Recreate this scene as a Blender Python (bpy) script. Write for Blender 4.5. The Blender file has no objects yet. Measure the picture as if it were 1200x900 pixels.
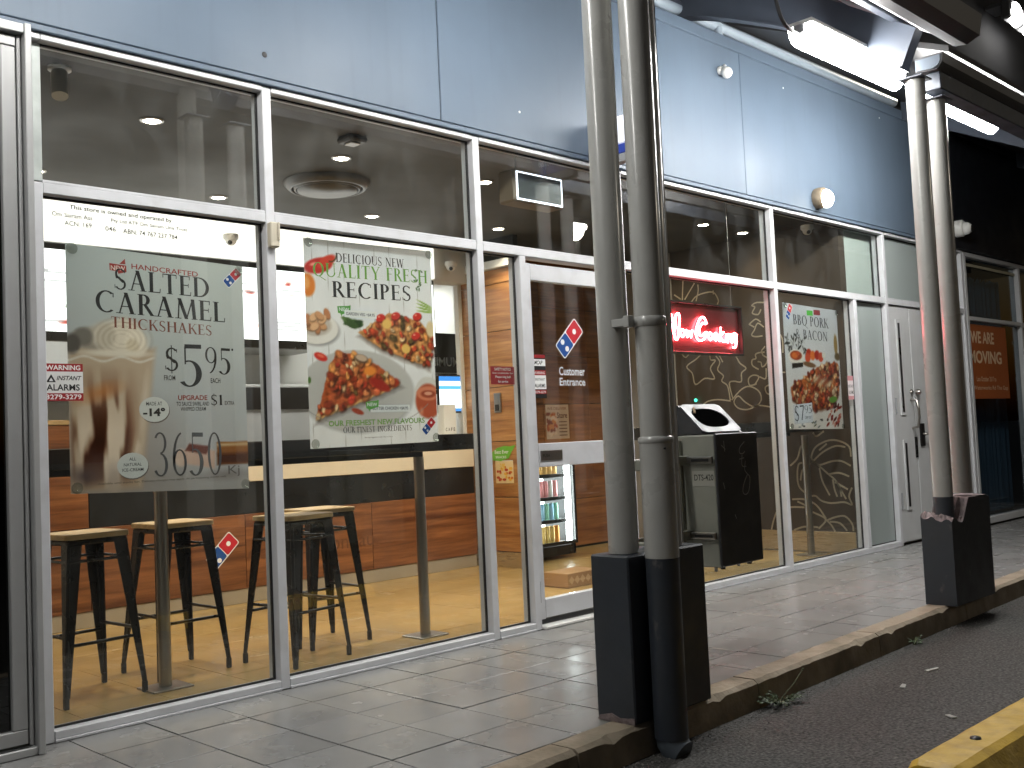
import bpy, math, random
import numpy as np
from mathutils import Vector, Matrix
random.seed(7); np.random.seed(7)
SC = bpy.context.scene
COL = SC.collection
# ------------------------------------------------------------------ camera
cam_d = bpy.data.cameras.new('camera')
cam = bpy.data.objects.new('camera', cam_d); COL.objects.link(cam)
FW = Vector((0.70439044, 0.70776529, 0.05387395)); RT = Vector((0.70978969, -0.70294725, -0.04542854)); UP = Vector((-0.0057178, -0.0702386, 0.99751383))
mw = Matrix((RT, UP, -FW)).transposed().to_4x4(); mw.translation = Vector((0.0, -4.1866, 1.0853))
cam.matrix_world = mw
cam_d.sensor_width = 36.0; cam_d.lens = 36.0 * 1222.6 / 1200.0
cam_d.clip_start = 0.05; cam_d.clip_end = 2000
SC.camera = cam
# ------------------------------------------------------------------ world: night sky
world = bpy.data.worlds.new('World'); SC.world = world; world.use_nodes = True
nt = world.node_tree; bg = nt.nodes['Background']
sky = nt.nodes.new('ShaderNodeTexSky'); sky.sky_type = 'NISHITA'; sky.sun_disc = False
sky.sun_elevation = math.radians(-1.5); sky.sun_rotation = math.radians(200)
nt.links.new(sky.outputs[0], bg.inputs[0]); bg.inputs[1].default_value = 0.12
sun_d = bpy.data.lights.new('fill_sun', 'SUN'); sun_d.energy = 0.004; sun_d.angle = math.radians(10); sun_d.color = (.8, .87, 1)  # faint sun lamp added for ambient fill
sun = bpy.data.objects.new('fill_sun', sun_d); COL.objects.link(sun); sun.rotation_euler = (math.radians(50), 0, math.radians(-30))
# ------------------------------------------------------------------ exposure
SC.view_settings.view_transform = 'Standard'; SC.view_settings.look = 'None'
SC.view_settings.exposure = 0.0; SC.view_settings.gamma = 1.0; SC.view_settings.use_curve_mapping = False
cy = SC.cycles
cy.use_denoising = True; cy.max_bounces = 8; cy.diffuse_bounces = 3; cy.glossy_bounces = 4
cy.transparent_max_bounces = 24; cy.transmission_bounces = 4; cy.caustics_reflective = False; cy.caustics_refractive = False
cy.sample_clamp_indirect = 4.0; cy.sample_clamp_direct = 0.0
# lamp levels
L_BATTEN = 64.0; L_DOWN = 54.0; L_MENU = 2.6; L_NEON = 85.0

# ================================================================== materials
def srgb(r, g, b):
    f = lambda c: (c/255/12.92 if c/255 <= .04045 else ((c/255+.055)/1.055)**2.4)
    return (f(r), f(g), f(b))
MATS = {}
def N(t, typ, **kw):
    n = t.nodes.new('ShaderNode'+typ)
    for k, v in kw.items(): setattr(n, k, v)
    return n
def mat(name, col, rough=.5, metal=0., var=0., vs=4., bump=0., bs=60., emit=0., ecol=None, spec=.5, rnd=0., world_pos=False, stretch=None, detail=4., trans=0., coat=0., dirt=None, streak=None):
    if name in MATS: return MATS[name]
    m = bpy.data.materials.new(name); m.use_nodes = True; t = m.node_tree; p = t.nodes['Principled BSDF']
    p.inputs['Roughness'].default_value = rough; p.inputs['Metallic'].default_value = metal
    p.inputs['Specular IOR Level'].default_value = spec
    if coat: p.inputs['Coat Weight'].default_value = coat; p.inputs['Coat Roughness'].default_value = .15
    c4 = tuple(col)+(1,)
    if world_pos: src = N(t, 'NewGeometry').outputs['Position']
    else: src = N(t, 'TexCoord').outputs['Object']
    if stretch:
        mp = N(t, 'Mapping'); mp.inputs['Scale'].default_value = stretch; t.links.new(src, mp.inputs[0]); src = mp.outputs[0]
    out = None
    if var or rnd or dirt or streak:
        rgb = N(t, 'RGB'); rgb.outputs[0].default_value = c4; out = rgb.outputs[0]
    if var:
        nz = N(t, 'TexNoise'); nz.inputs['Scale'].default_value = vs; nz.inputs['Detail'].default_value = detail; t.links.new(src, nz.inputs['Vector'])
        mr = N(t, 'MapRange'); mr.inputs[1].default_value = .3; mr.inputs[2].default_value = .7; mr.inputs[3].default_value = 1-var; mr.inputs[4].default_value = 1+var
        t.links.new(nz.outputs[0], mr.inputs[0])
        mx = N(t, 'VectorMath', operation='SCALE'); t.links.new(out, mx.inputs[0]); t.links.new(mr.outputs[0], mx.inputs['Scale']); out = mx.outputs[0]
        rr = N(t, 'MapRange'); rr.inputs[1].default_value = .3; rr.inputs[2].default_value = .7; rr.inputs[3].default_value = min(1, rough*1.25); rr.inputs[4].default_value = rough*.8
        t.links.new(nz.outputs[0], rr.inputs[0]); t.links.new(rr.outputs[0], p.inputs['Roughness'])
    if rnd:
        oi = N(t, 'ObjectInfo'); mr = N(t, 'MapRange'); mr.inputs[3].default_value = 1-rnd; mr.inputs[4].default_value = 1+rnd
        t.links.new(oi.outputs['Random'], mr.inputs[0])
        mx = N(t, 'VectorMath', operation='SCALE'); t.links.new(out, mx.inputs[0]); t.links.new(mr.outputs[0], mx.inputs['Scale']); out = mx.outputs[0]
    if dirt:      # (scale, amount, colour): blotches with a shape of their own
        nz = N(t, 'TexNoise'); nz.inputs['Scale'].default_value = dirt[0]; nz.inputs['Detail'].default_value = 3; nz.inputs['Distortion'].default_value = .3
        t.links.new(N(t, 'NewGeometry').outputs['Position'], nz.inputs['Vector'])
        mr = N(t, 'MapRange'); mr.inputs[1].default_value = .46; mr.inputs[2].default_value = .8; mr.inputs[3].default_value = 0; mr.inputs[4].default_value = dirt[1]
        t.links.new(nz.outputs[0], mr.inputs[0])
        mx = N(t, 'Mix', data_type='RGBA'); t.links.new(mr.outputs[0], mx.inputs[0]); t.links.new(out, mx.inputs[6]); mx.inputs[7].default_value = tuple(dirt[2])+(1,); out = mx.outputs[2]
    if streak:    # (mapping scale, amount, colour, low, high): drips, scuffs and chips
        mp = N(t, 'Mapping'); mp.inputs['Scale'].default_value = streak[0]; t.links.new(N(t, 'NewGeometry').outputs['Position'], mp.inputs[0])
        nz = N(t, 'TexNoise'); nz.inputs['Scale'].default_value = 1; nz.inputs['Detail'].default_value = 5; t.links.new(mp.outputs[0], nz.inputs['Vector'])
        mr = N(t, 'MapRange'); mr.inputs[1].default_value = streak[3]; mr.inputs[2].default_value = streak[4]; mr.inputs[3].default_value = 0; mr.inputs[4].default_value = streak[1]
        t.links.new(nz.outputs[0], mr.inputs[0])
        mx = N(t, 'Mix', data_type='RGBA'); t.links.new(mr.outputs[0], mx.inputs[0]); t.links.new(out, mx.inputs[6]); mx.inputs[7].default_value = tuple(streak[2])+(1,); out = mx.outputs[2]
    if out is not None: t.links.new(out, p.inputs['Base Color'])
    else: p.inputs['Base Color'].default_value = c4
    if bump:
        nb = N(t, 'TexNoise'); nb.inputs['Scale'].default_value = bs; nb.inputs['Detail'].default_value = 5; t.links.new(src, nb.inputs['Vector'])
        b = N(t, 'Bump'); b.inputs['Strength'].default_value = bump; b.inputs['Distance'].default_value = .01
        t.links.new(nb.outputs[0], b.inputs['Height']); t.links.new(b.outputs[0], p.inputs['Normal'])
    if emit:
        p.inputs['Emission Color'].default_value = tuple(ecol or col)+(1,); p.inputs['Emission Strength'].default_value = emit
    if trans:
        tr = N(t, 'BsdfTranslucent'); mx = N(t, 'MixShader'); mx.inputs[0].default_value = trans
        if out is not None: t.links.new(out, tr.inputs[0])
        else: tr.inputs[0].default_value = c4
        t.links.new(p.outputs[0], mx.inputs[1]); t.links.new(tr.outputs[0], mx.inputs[2]); t.links.new(mx.outputs[0], t.nodes['Material Output'].inputs[0])
    MATS[name] = m; return m
def wood(name, dark, light, axis, rough=.35, rnd=.12):
    m = bpy.data.materials.new(name); m.use_nodes = True; t = m.node_tree; p = t.nodes['Principled BSDF']
    src = N(t, 'NewGeometry').outputs['Position']
    mp = N(t, 'Mapping'); s = [1.0, 1.0, 9.0]; s[1-axis] = 3.0; s[axis] = .55; mp.inputs['Scale'].default_value = s; t.links.new(src, mp.inputs[0])
    oi = N(t, 'ObjectInfo'); ad = N(t, 'VectorMath', operation='ADD'); ms = N(t, 'VectorMath', operation='SCALE'); ms.inputs[0].default_value = (7, 3, 11)
    t.links.new(oi.outputs['Random'], ms.inputs['Scale']); t.links.new(mp.outputs[0], ad.inputs[0]); t.links.new(ms.outputs[0], ad.inputs[1])
    nz = N(t, 'TexNoise'); nz.inputs['Scale'].default_value = 1.6; nz.inputs['Detail'].default_value = 7; nz.inputs['Distortion'].default_value = .9; t.links.new(ad.outputs[0], nz.inputs['Vector'])
    rp = N(t, 'ValToRGB'); rp.color_ramp.elements[0].position = .32; rp.color_ramp.elements[0].color = tuple(dark)+(1,)
    rp.color_ramp.elements[1].position = .68; rp.color_ramp.elements[1].color = tuple(light)+(1,)
    t.links.new(nz.outputs[0], rp.inputs[0])
    n2 = N(t, 'TexNoise'); n2.inputs['Scale'].default_value = 9; n2.inputs['Detail'].default_value = 3; t.links.new(ad.outputs[0], n2.inputs['Vector'])
    mr = N(t, 'MapRange'); mr.inputs[1].default_value = .3; mr.inputs[2].default_value = .7; mr.inputs[3].default_value = .8; mr.inputs[4].default_value = 1.15; t.links.new(n2.outputs[0], mr.inputs[0])
    m2 = N(t, 'MapRange'); m2.inputs[3].default_value = 1-rnd; m2.inputs[4].default_value = 1+rnd; t.links.new(oi.outputs['Random'], m2.inputs[0])
    mu = N(t, 'Math', operation='MULTIPLY'); t.links.new(mr.outputs[0], mu.inputs[0]); t.links.new(m2.outputs[0], mu.inputs[1])
    mx = N(t, 'VectorMath', operation='SCALE'); t.links.new(rp.outputs[0], mx.inputs[0]); t.links.new(mu.outputs[0], mx.inputs['Scale'])
    t.links.new(mx.outputs[0], p.inputs['Base Color']); p.inputs['Roughness'].default_value = rough
    MATS[name] = m; return m
def glass(name, tint=(.96, .98, .97), r0=.045, rough=0., frost=0., smear=0.):
    m = bpy.data.materials.new(name); m.use_nodes = True; t = m.node_tree
    for n in list(t.nodes):
        if n.type == 'BSDF_PRINCIPLED': t.nodes.remove(n)
    g = N(t, 'NewGeometry'); d = N(t, 'VectorMath', operation='DOT_PRODUCT'); t.links.new(g.outputs['Incoming'], d.inputs[0]); t.links.new(g.outputs['Normal'], d.inputs[1])
    a = N(t, 'Math', operation='ABSOLUTE'); t.links.new(d.outputs['Value'], a.inputs[0])
    s = N(t, 'Math', operation='SUBTRACT'); s.inputs[0].default_value = 1; t.links.new(a.outputs[0], s.inputs[1])
    pw = N(t, 'Math', operation='POWER'); pw.inputs[1].default_value = 5; t.links.new(s.outputs[0], pw.inputs[0])
    ma = N(t, 'Math', operation='MULTIPLY_ADD'); ma.inputs[1].default_value = 1-r0; ma.inputs[2].default_value = r0; t.links.new(pw.outputs[0], ma.inputs[0])
    tr = N(t, 'BsdfTransparent'); tr.inputs[0].default_value = tuple(tint)+(1,)
    base = tr.outputs[0]
    if frost:
        df = N(t, 'BsdfDiffuse'); df.inputs[0].default_value = (.52, .58, .57, 1); tl = N(t, 'BsdfTranslucent'); tl.inputs[0].default_value = (.6, .68, .65, 1)
        mm = N(t, 'MixShader'); mm.inputs[0].default_value = .4; t.links.new(df.outputs[0], mm.inputs[1]); t.links.new(tl.outputs[0], mm.inputs[2])
        m3 = N(t, 'MixShader'); m3.inputs[0].default_value = frost; t.links.new(base, m3.inputs[1]); t.links.new(mm.outputs[0], m3.inputs[2]); base = m3.outputs[0]
    if smear:
        mp = N(t, 'Mapping'); mp.inputs['Scale'].default_value = (3.5, 1, 1.6); mp.inputs['Rotation'].default_value = (0, .5, 0); t.links.new(g.outputs['Position'], mp.inputs[0])
        nz = N(t, 'TexNoise'); nz.inputs['Scale'].default_value = 1.3; nz.inputs['Detail'].default_value = 7; nz.inputs['Distortion'].default_value = 1.2; t.links.new(mp.outputs[0], nz.inputs['Vector'])
        mr = N(t, 'MapRange'); mr.inputs[1].default_value = .45; mr.inputs[2].default_value = .75; mr.inputs[3].default_value = .001; mr.inputs[4].default_value = smear; t.links.new(nz.outputs[0], mr.inputs[0])
        df = N(t, 'BsdfDiffuse'); df.inputs[0].default_value = (.7, .72, .72, 1); m3 = N(t, 'MixShader'); t.links.new(mr.outputs[0], m3.inputs[0]); t.links.new(base, m3.inputs[1]); t.links.new(df.outputs[0], m3.inputs[2]); base = m3.outputs[0]
    gl = N(t, 'BsdfGlossy'); gl.inputs['Roughness'].default_value = rough; gl.inputs[0].default_value = (1, 1, 1, 1)
    mx = N(t, 'MixShader'); t.links.new(ma.outputs[0], mx.inputs[0]); t.links.new(base, mx.inputs[1]); t.links.new(gl.outputs[0], mx.inputs[2])
    t.links.new(mx.outputs[0], t.nodes['Material Output'].inputs[0])
    MATS[name] = m; return m
def vcol_mat(name, rough=.4, trans=.6):
    m = bpy.data.materials.new(name); m.use_nodes = True; t = m.node_tree; p = t.nodes['Principled BSDF']
    a = N(t, 'VertexColor'); a.layer_name = 'Print'; t.links.new(a.outputs[0], p.inputs['Base Color']); p.inputs['Roughness'].default_value = rough
    tr = N(t, 'BsdfTranslucent'); t.links.new(a.outputs[0], tr.inputs[0]); mx = N(t, 'MixShader'); mx.inputs[0].default_value = trans
    t.links.new(p.outputs[0], mx.inputs[1]); t.links.new(tr.outputs[0], mx.inputs[2]); t.links.new(mx.outputs[0], t.nodes['Material Output'].inputs[0])
    MATS[name] = m; return m

ALU = mat('anodised aluminium', (.60, .61, .635), .34, .0, var=.06, vs=3, bump=.02, bs=200, dirt=(9, .25, (.3, .29, .27)))
ALU_W = mat('white powder coat', (.56, .57, .575), .4, 0, var=.04, vs=3, dirt=(8, .2, (.4, .39, .36)))
ALUD = mat('grey anodised aluminium', (.36, .365, .365), .36, .15, var=.05, vs=3, dirt=(9, .25, (.28, .27, .25)))
RUBBER = mat('black rubber', (.012, .012, .013), .5)
GLASS = glass('window glass', r0=.055, smear=.018); FROST = glass('frosted glass', frost=.93, rough=.15); DARKGL = glass('dark glass', tint=(.62, .68, .72), r0=.05)
BLUEGREY = mat('blue grey fascia paint', (.094, .128, .172), .46, 0, var=.06, vs=1.2, spec=.3, bump=.05, bs=2.2, dirt=(2.2, .3, (.065, .09, .122)), stretch=(1, 1, .25), streak=((16, 1, .9), .2, (.065, .08, .10), .56, .8))
NAVYF = mat('navy black fascia paint', (.012, .014, .019), .45, 0, var=.1)
POLE = mat('grey green pole paint', (.40, .40, .38), .3, 0, var=.06, vs=6, coat=.7, bump=.06, bs=14, dirt=(7, .25, (.31, .30, .26)), streak=((22, 22, 3.0), .35, (.16, .145, .12), .65, .75))
NAVY = mat('dark navy paint', (.028, .034, .044), .45, 0, var=.12, vs=6, bump=.08, bs=25, dirt=(4, .5, (.045, .046, .048)), streak=((14, 14, 9), .7, (.11, .10, .095), .66, .74))
DGREY = mat('charcoal steel', (.03, .032, .036), .38, 0, var=.1, vs=8, bump=.03, bs=30, dirt=(11, .4, (.07, .07, .07)))
BINGREY = mat('olive grey steel', (.22, .225, .19), .42, 0, var=.08, vs=5, dirt=(6, .4, (.13, .13, .11)))
CONC = mat('kerb concrete', (.27, .225, .165), .85, 0, var=.22, vs=7, bump=.5, bs=40, world_pos=True, dirt=(5, .7, (.1, .085, .06)))
CORE = mat('broken concrete', (.19, .15, .15), .9, 0, var=.35, vs=22, bump=.9, bs=50)
ASPH = mat('asphalt', (.046, .044, .040), .72, 0, var=.75, vs=80, bump=1.0, bs=75, world_pos=True, dirt=(.9, .6, (.022, .021, .02)), streak=((90, 90, 1), .8, (.12, .115, .105), .66, .72))
TILE = mat('footpath tile', (.245, .246, .242), .24, 0, var=.07, vs=5, bump=.03, bs=30, rnd=.06, world_pos=True, dirt=(.9, .35, (.165, .164, .16)), streak=((5, 5, 1), .35, (.135, .13, .125), .60, .8))
GROUT = mat('dark grout', (.05, .046, .04), .9, 0, var=.3, vs=20)
FTILE = mat('shop floor tile', (.46, .305, .115), .22, 0, var=.16, vs=3.2, rnd=.06, world_pos=True, dirt=(5, .4, (.52, .40, .2)), streak=((8, 8, 1), .5, (.30, .17, .05), .60, .75))
FGROUT = mat('floor grout', (.30, .21, .10), .8)
YELLOW = mat('yellow road paint', (.52, .33, .035), .55, 0, var=.12, vs=9, bump=.25, bs=60, dirt=(13, .55, (.25, .15, .03)))
CEIL = mat('taupe ceiling paint', (.058, .057, .053), .7, 0, var=.03, vs=1)
WHITE = mat('white wall paint', (.78, .78, .75), .6); CREAM = mat('cream laminate', (.72, .60, .44), .35)
BLACK = mat('black laminate', (.012, .012, .012), .3, 0, var=.1); BLACKM = mat('black powder coated steel', (.012, .0115, .011), .28, 0, var=.08, vs=10)
CHROME = mat('brushed steel tube', (.36, .34, .31), .3, 1.0); SEAT = wood('pale stool wood', (.52, .34, .15), (.78, .58, .30), 0, .45)
WOODX = wood('red brown timber laminate', (.10, .030, .010), (.31, .118, .042), 0, .3); WOODY = wood('honey timber planks', (.28, .11, .035), (.52, .26, .09), 1)
MURAL = mat('dark brown mural wall', (.062, .047, .036), .5, 0, var=.05); LINE = mat('beige mural line', (.50, .43, .32), .6)
SKIRT = mat('brushed beige skirting', (.50, .38, .22), .3, .35, var=.06, stretch=(1, 1, 12), vs=5)
SUCK = glass('clear suction cup', tint=(.8, .82, .8), r0=.12)
WHITEP = mat('white plastic', (.72, .72, .69), .4); GREYP = mat('grey plastic', (.3, .31, .32), .45); BEIGEP = mat('beige plastic', (.58, .53, .42), .5)
ST = {}
def ink(r, g, b):
    k = (r, g, b)
    if k not in ST: ST[k] = mat('ink %d %d %d' % k, srgb(r, g, b), .45)
    return ST[k]

# ================================================================== geometry helpers
class MB:
    def __init__(s): s.v = []; s.f = []; s.m = []; s.sm = []
    def add(s, vs, fs, mi=0, smooth=False):
        o = len(s.v); s.v += [tuple(p) for p in vs]
        for f in fs: s.f.append([o+i for i in f]); s.m.append(mi); s.sm.append(smooth)
        return s
    def box(s, a, b, mi=0):
        (x0, y0, z0), (x1, y1, z1) = a, b
        v = [(x0, y0, z0), (x1, y0, z0), (x1, y1, z0), (x0, y1, z0), (x0, y0, z1), (x1, y0, z1), (x1, y1, z1), (x0, y1, z1)]
        return s.add(v, [(0, 3, 2, 1), (4, 5, 6, 7), (0, 1, 5, 4), (1, 2, 6, 5), (2, 3, 7, 6), (3, 0, 4, 7)], mi)
    def bbox(s, a, b, c=.005, mi=0):      # chamfered box (all edges)
        (x0, y0, z0), (x1, y1, z1) = a, b; v = []; idx = {}
        X = (x0, x1); Y = (y0, y1); Z = (z0, z1); sg = (1, -1)
        for i in range(2):
            for j in range(2):
                for k in range(2):
                    x, y, z = X[i], Y[j], Z[k]
                    for ax in range(3):
                        p = [x+sg[i]*c, y+sg[j]*c, z+sg[k]*c]; p[ax] = (x, y, z)[ax]
                        idx[(i, j, k, ax)] = len(v); v.append(p)
        f = []
        g = lambda i, j, k, ax: idx[(i, j, k, ax)]
        for i in range(2): q = [g(i, 0, 0, 0), g(i, 1, 0, 0), g(i, 1, 1, 0), g(i, 0, 1, 0)]; f.append(q if i else q[::-1])
        for j in range(2): q = [g(0, j, 0, 1), g(0, j, 1, 1), g(1, j, 1, 1), g(1, j, 0, 1)]; f.append(q if j else q[::-1])
        for k in range(2): q = [g(0, 0, k, 2), g(1, 0, k, 2), g(1, 1, k, 2), g(0, 1, k, 2)]; f.append(q if k else q[::-1])
        for i in range(2):
            for j in range(2): q = [g(i, j, 0, 0), g(i, j, 0, 1), g(i, j, 1, 1), g(i, j, 1, 0)]; f.append(q if (i+j) % 2 else q[::-1])
        for i in range(2):
            for k in range(2): q = [g(i, 0, k, 0), g(i, 1, k, 0), g(i, 1, k, 2), g(i, 0, k, 2)]; f.append(q if (i+k) % 2 else q[::-1])
        for j in range(2):
            for k in range(2): q = [g(0, j, k, 1), g(0, j, k, 2), g(1, j, k, 2), g(1, j, k, 1)]; f.append(q if (j+k) % 2 else q[::-1])
        for i in range(2):
            for j in range(2):
                for k in range(2): q = [g(i, j, k, 0), g(i, j, k, 1), g(i, j, k, 2)]; f.append(q if (i+j+k) % 2 == 0 else q[::-1])
        return s.add(v, f, mi)
    def tube(s, pts, r, seg=12, mi=0, cap=True, smooth=True):
        pts = [Vector(p) for p in pts]; n = len(pts); rs = r if isinstance(r, (list, tuple)) else [r]*n
        vs = []; u = None
        for i, p in enumerate(pts):
            d = (pts[min(i+1, n-1)]-pts[max(i-1, 0)]).normalized()
            if u is None: u = d.orthogonal().normalized()
            else: u = (u-d*u.dot(d)).normalized()
            w = d.cross(u)
            for k in range(seg):
                a = 2*math.pi*k/seg; vs.append(p+(u*math.cos(a)+w*math.sin(a))*rs[i])
        fs = [(i*seg+k, i*seg+(k+1) % seg, (i+1)*seg+(k+1) % seg, (i+1)*seg+k) for i in range(n-1) for k in range(seg)]
        s.add(vs, fs, mi, smooth)
        if cap: s.add(vs[:seg], [list(range(seg))[::-1]], mi); s.add(vs[-seg:], [list(range(seg))], mi)
        return s
    def lathe(s, c, prof, axis='Z', seg=24, mi=0, smooth=True):    # prof: (radius, height) list
        c = Vector(c); vs = []
        for r, h in prof:
            for k in range(seg):
                a = 2*math.pi*k/seg; x, y = r*math.cos(a), r*math.sin(a)
                vs.append(c+Vector({'Z': (x, y, h), 'Y': (x, h, -y), 'X': (h, x, y)}[axis]))
        n = len(prof)
        fs = [(i*seg+k, i*seg+(k+1) % seg, (i+1)*seg+(k+1) % seg, (i+1)*seg+k) for i in range(n-1) for k in range(seg)]
        s.add(vs, fs, mi, smooth)
        if prof[0][0] > 1e-6: s.add(vs[:seg], [list(range(seg))[::-1]], mi)
        if prof[-1][0] > 1e-6: s.add(vs[-seg:], [list(range(seg))], mi)
        return s
    def prism(s, poly, ax, h0, h1, mi=0):     # polygon in the plane normal to ax, extruded along ax
        f = {'X': lambda a, b, h: (h, a, b), 'Y': lambda a, b, h: (a, h, b), 'Z': lambda a, b, h: (a, b, h)}[ax]; n = len(poly)
        vs = [f(a, b, h0) for a, b in poly]+[f(a, b, h1) for a, b in poly]
        return s.add(vs, [list(range(n)), list(range(n, 2*n))[::-1]]+[(i, i+n, (i+1) % n+n, (i+1) % n) for i in range(n)], mi)
    def sphere(s, c, r, seg=12, mi=0, sc=(1, 1, 1)):
        c = Vector(c); n = seg//2; vs = []
        for i in range(n+1):
            th = math.pi*i/n
            for k in range(seg): a = 2*math.pi*k/seg; vs.append(c+Vector((r*sc[0]*math.sin(th)*math.cos(a), r*sc[1]*math.sin(th)*math.sin(a), r*sc[2]*math.cos(th))))
        return s.add(vs, [(i*seg+k, (i+1)*seg+k, (i+1)*seg+(k+1) % seg, i*seg+(k+1) % seg) for i in range(n) for k in range(seg)], mi, True)
    def mesh(s, name, mats):
        me = bpy.data.meshes.new(name); me.from_pydata(s.v, [], s.f); me.update()
        for m in (mats if isinstance(mats, (list, tuple)) else [mats]): me.materials.append(m)
        me.polygons.foreach_set('material_index', s.m); me.polygons.foreach_set('use_smooth', s.sm)
        import bmesh
        b = bmesh.new(); b.from_mesh(me); bmesh.ops.recalc_face_normals(b, faces=b.faces); b.to_mesh(me); b.free()
        return me
    def flat(s, name, mats):        # no normal recalculation: printed sheets
        me = bpy.data.meshes.new(name); me.from_pydata(s.v, [], s.f); me.update()
        for m in (mats if isinstance(mats, (list, tuple)) else [mats]): me.materials.append(m)
        me.polygons.foreach_set('material_index', s.m); return me
def link(name, me, parent=None):
    o = bpy.data.objects.new(name, me); COL.objects.link(o)
    if parent is not None:
        o.parent = parent; o.matrix_parent_inverse = parent.matrix_basis.inverted()
    return o
def tag(o, label, cat, group=None):
    o['label'] = label; o['category'] = cat
    if group: o['group'] = group
    return o
def thing(name, label, cat, loc=(0, 0, 0), group=None, rz=0.):
    o = bpy.data.objects.new(name, None); COL.objects.link(o); o.location = loc; o.rotation_euler = (0, 0, rz); o.empty_display_size = .1
    return tag(o, label, cat, group)
def part(name, mb, mats, parent): return link(name, mb.mesh(name, mats), parent)
def struct(name, mb, mats):
    o = link(name, mb.mesh(name, mats)); o['kind'] = 'structure'; return o
def box(a, b): return MB().box(a, b)
def bb(a, b, c=.004): return MB().bbox(a, b, c)
def copy_tree(src, loc, rz, label, group=None):
    r = src.copy(); COL.objects.link(r); r.location = loc; r.rotation_euler = (0, 0, rz); r['label'] = label
    if group: r['group'] = group
    for ch in list(src.children):
        c = ch.copy(); COL.objects.link(c); c.parent = r
        for g in list(ch.children):
            d = g.copy(); COL.objects.link(d); d.parent = c
    return r

# ---- lettering: sans text comes from the built-in font, serif capitals are drawn below
_tc = {}
def sans(body, bold=0., shear=0.):
    k = (body, bold, shear)
    if k not in _tc:
        cu = bpy.data.curves.new('t', 'FONT'); cu.body = body; cu.size = 1; cu.offset = bold; cu.shear = shear; cu.resolution_u = 3
        ob = bpy.data.objects.new('t', cu); COL.objects.link(ob)
        me = ob.to_mesh(); vs = [(v.co.x, v.co.y) for v in me.vertices]; fs = [list(p.vertices) for p in me.polygons]
        ob.to_mesh_clear(); bpy.data.objects.remove(ob); bpy.data.curves.remove(cu); _tc[k] = (vs, fs)
    return _tc[k]
def ring(cx, cy, rx, ry, a0, a1, T, t, n=16):
    o = []; i = []
    for k in range(n+1):
        a = math.radians(a0+(a1-a0)*k/n); c, s_ = math.cos(a), math.sin(a)
        o.append((cx+rx*c, cy+ry*s_)); i.append((cx+(rx-T)*c, cy+(ry-t)*s_))
    return [[o[k], o[k+1], i[k+1], i[k]] for k in range(n)]
def st(x0, y0, x1, y1, w): return [[(x0-w/2, y0), (x0+w/2, y0), (x1+w/2, y1), (x1-w/2, y1)]]
def hb(x0, x1, y, h=.05): return [[(x0, y), (x1, y), (x1, y+h), (x0, y+h)]]
T_, t_ = .155, .06
def sf(x, y=0, w=.27): return hb(x-w/2, x+w/2, y if y == 0 else y-.035, .035)
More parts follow.
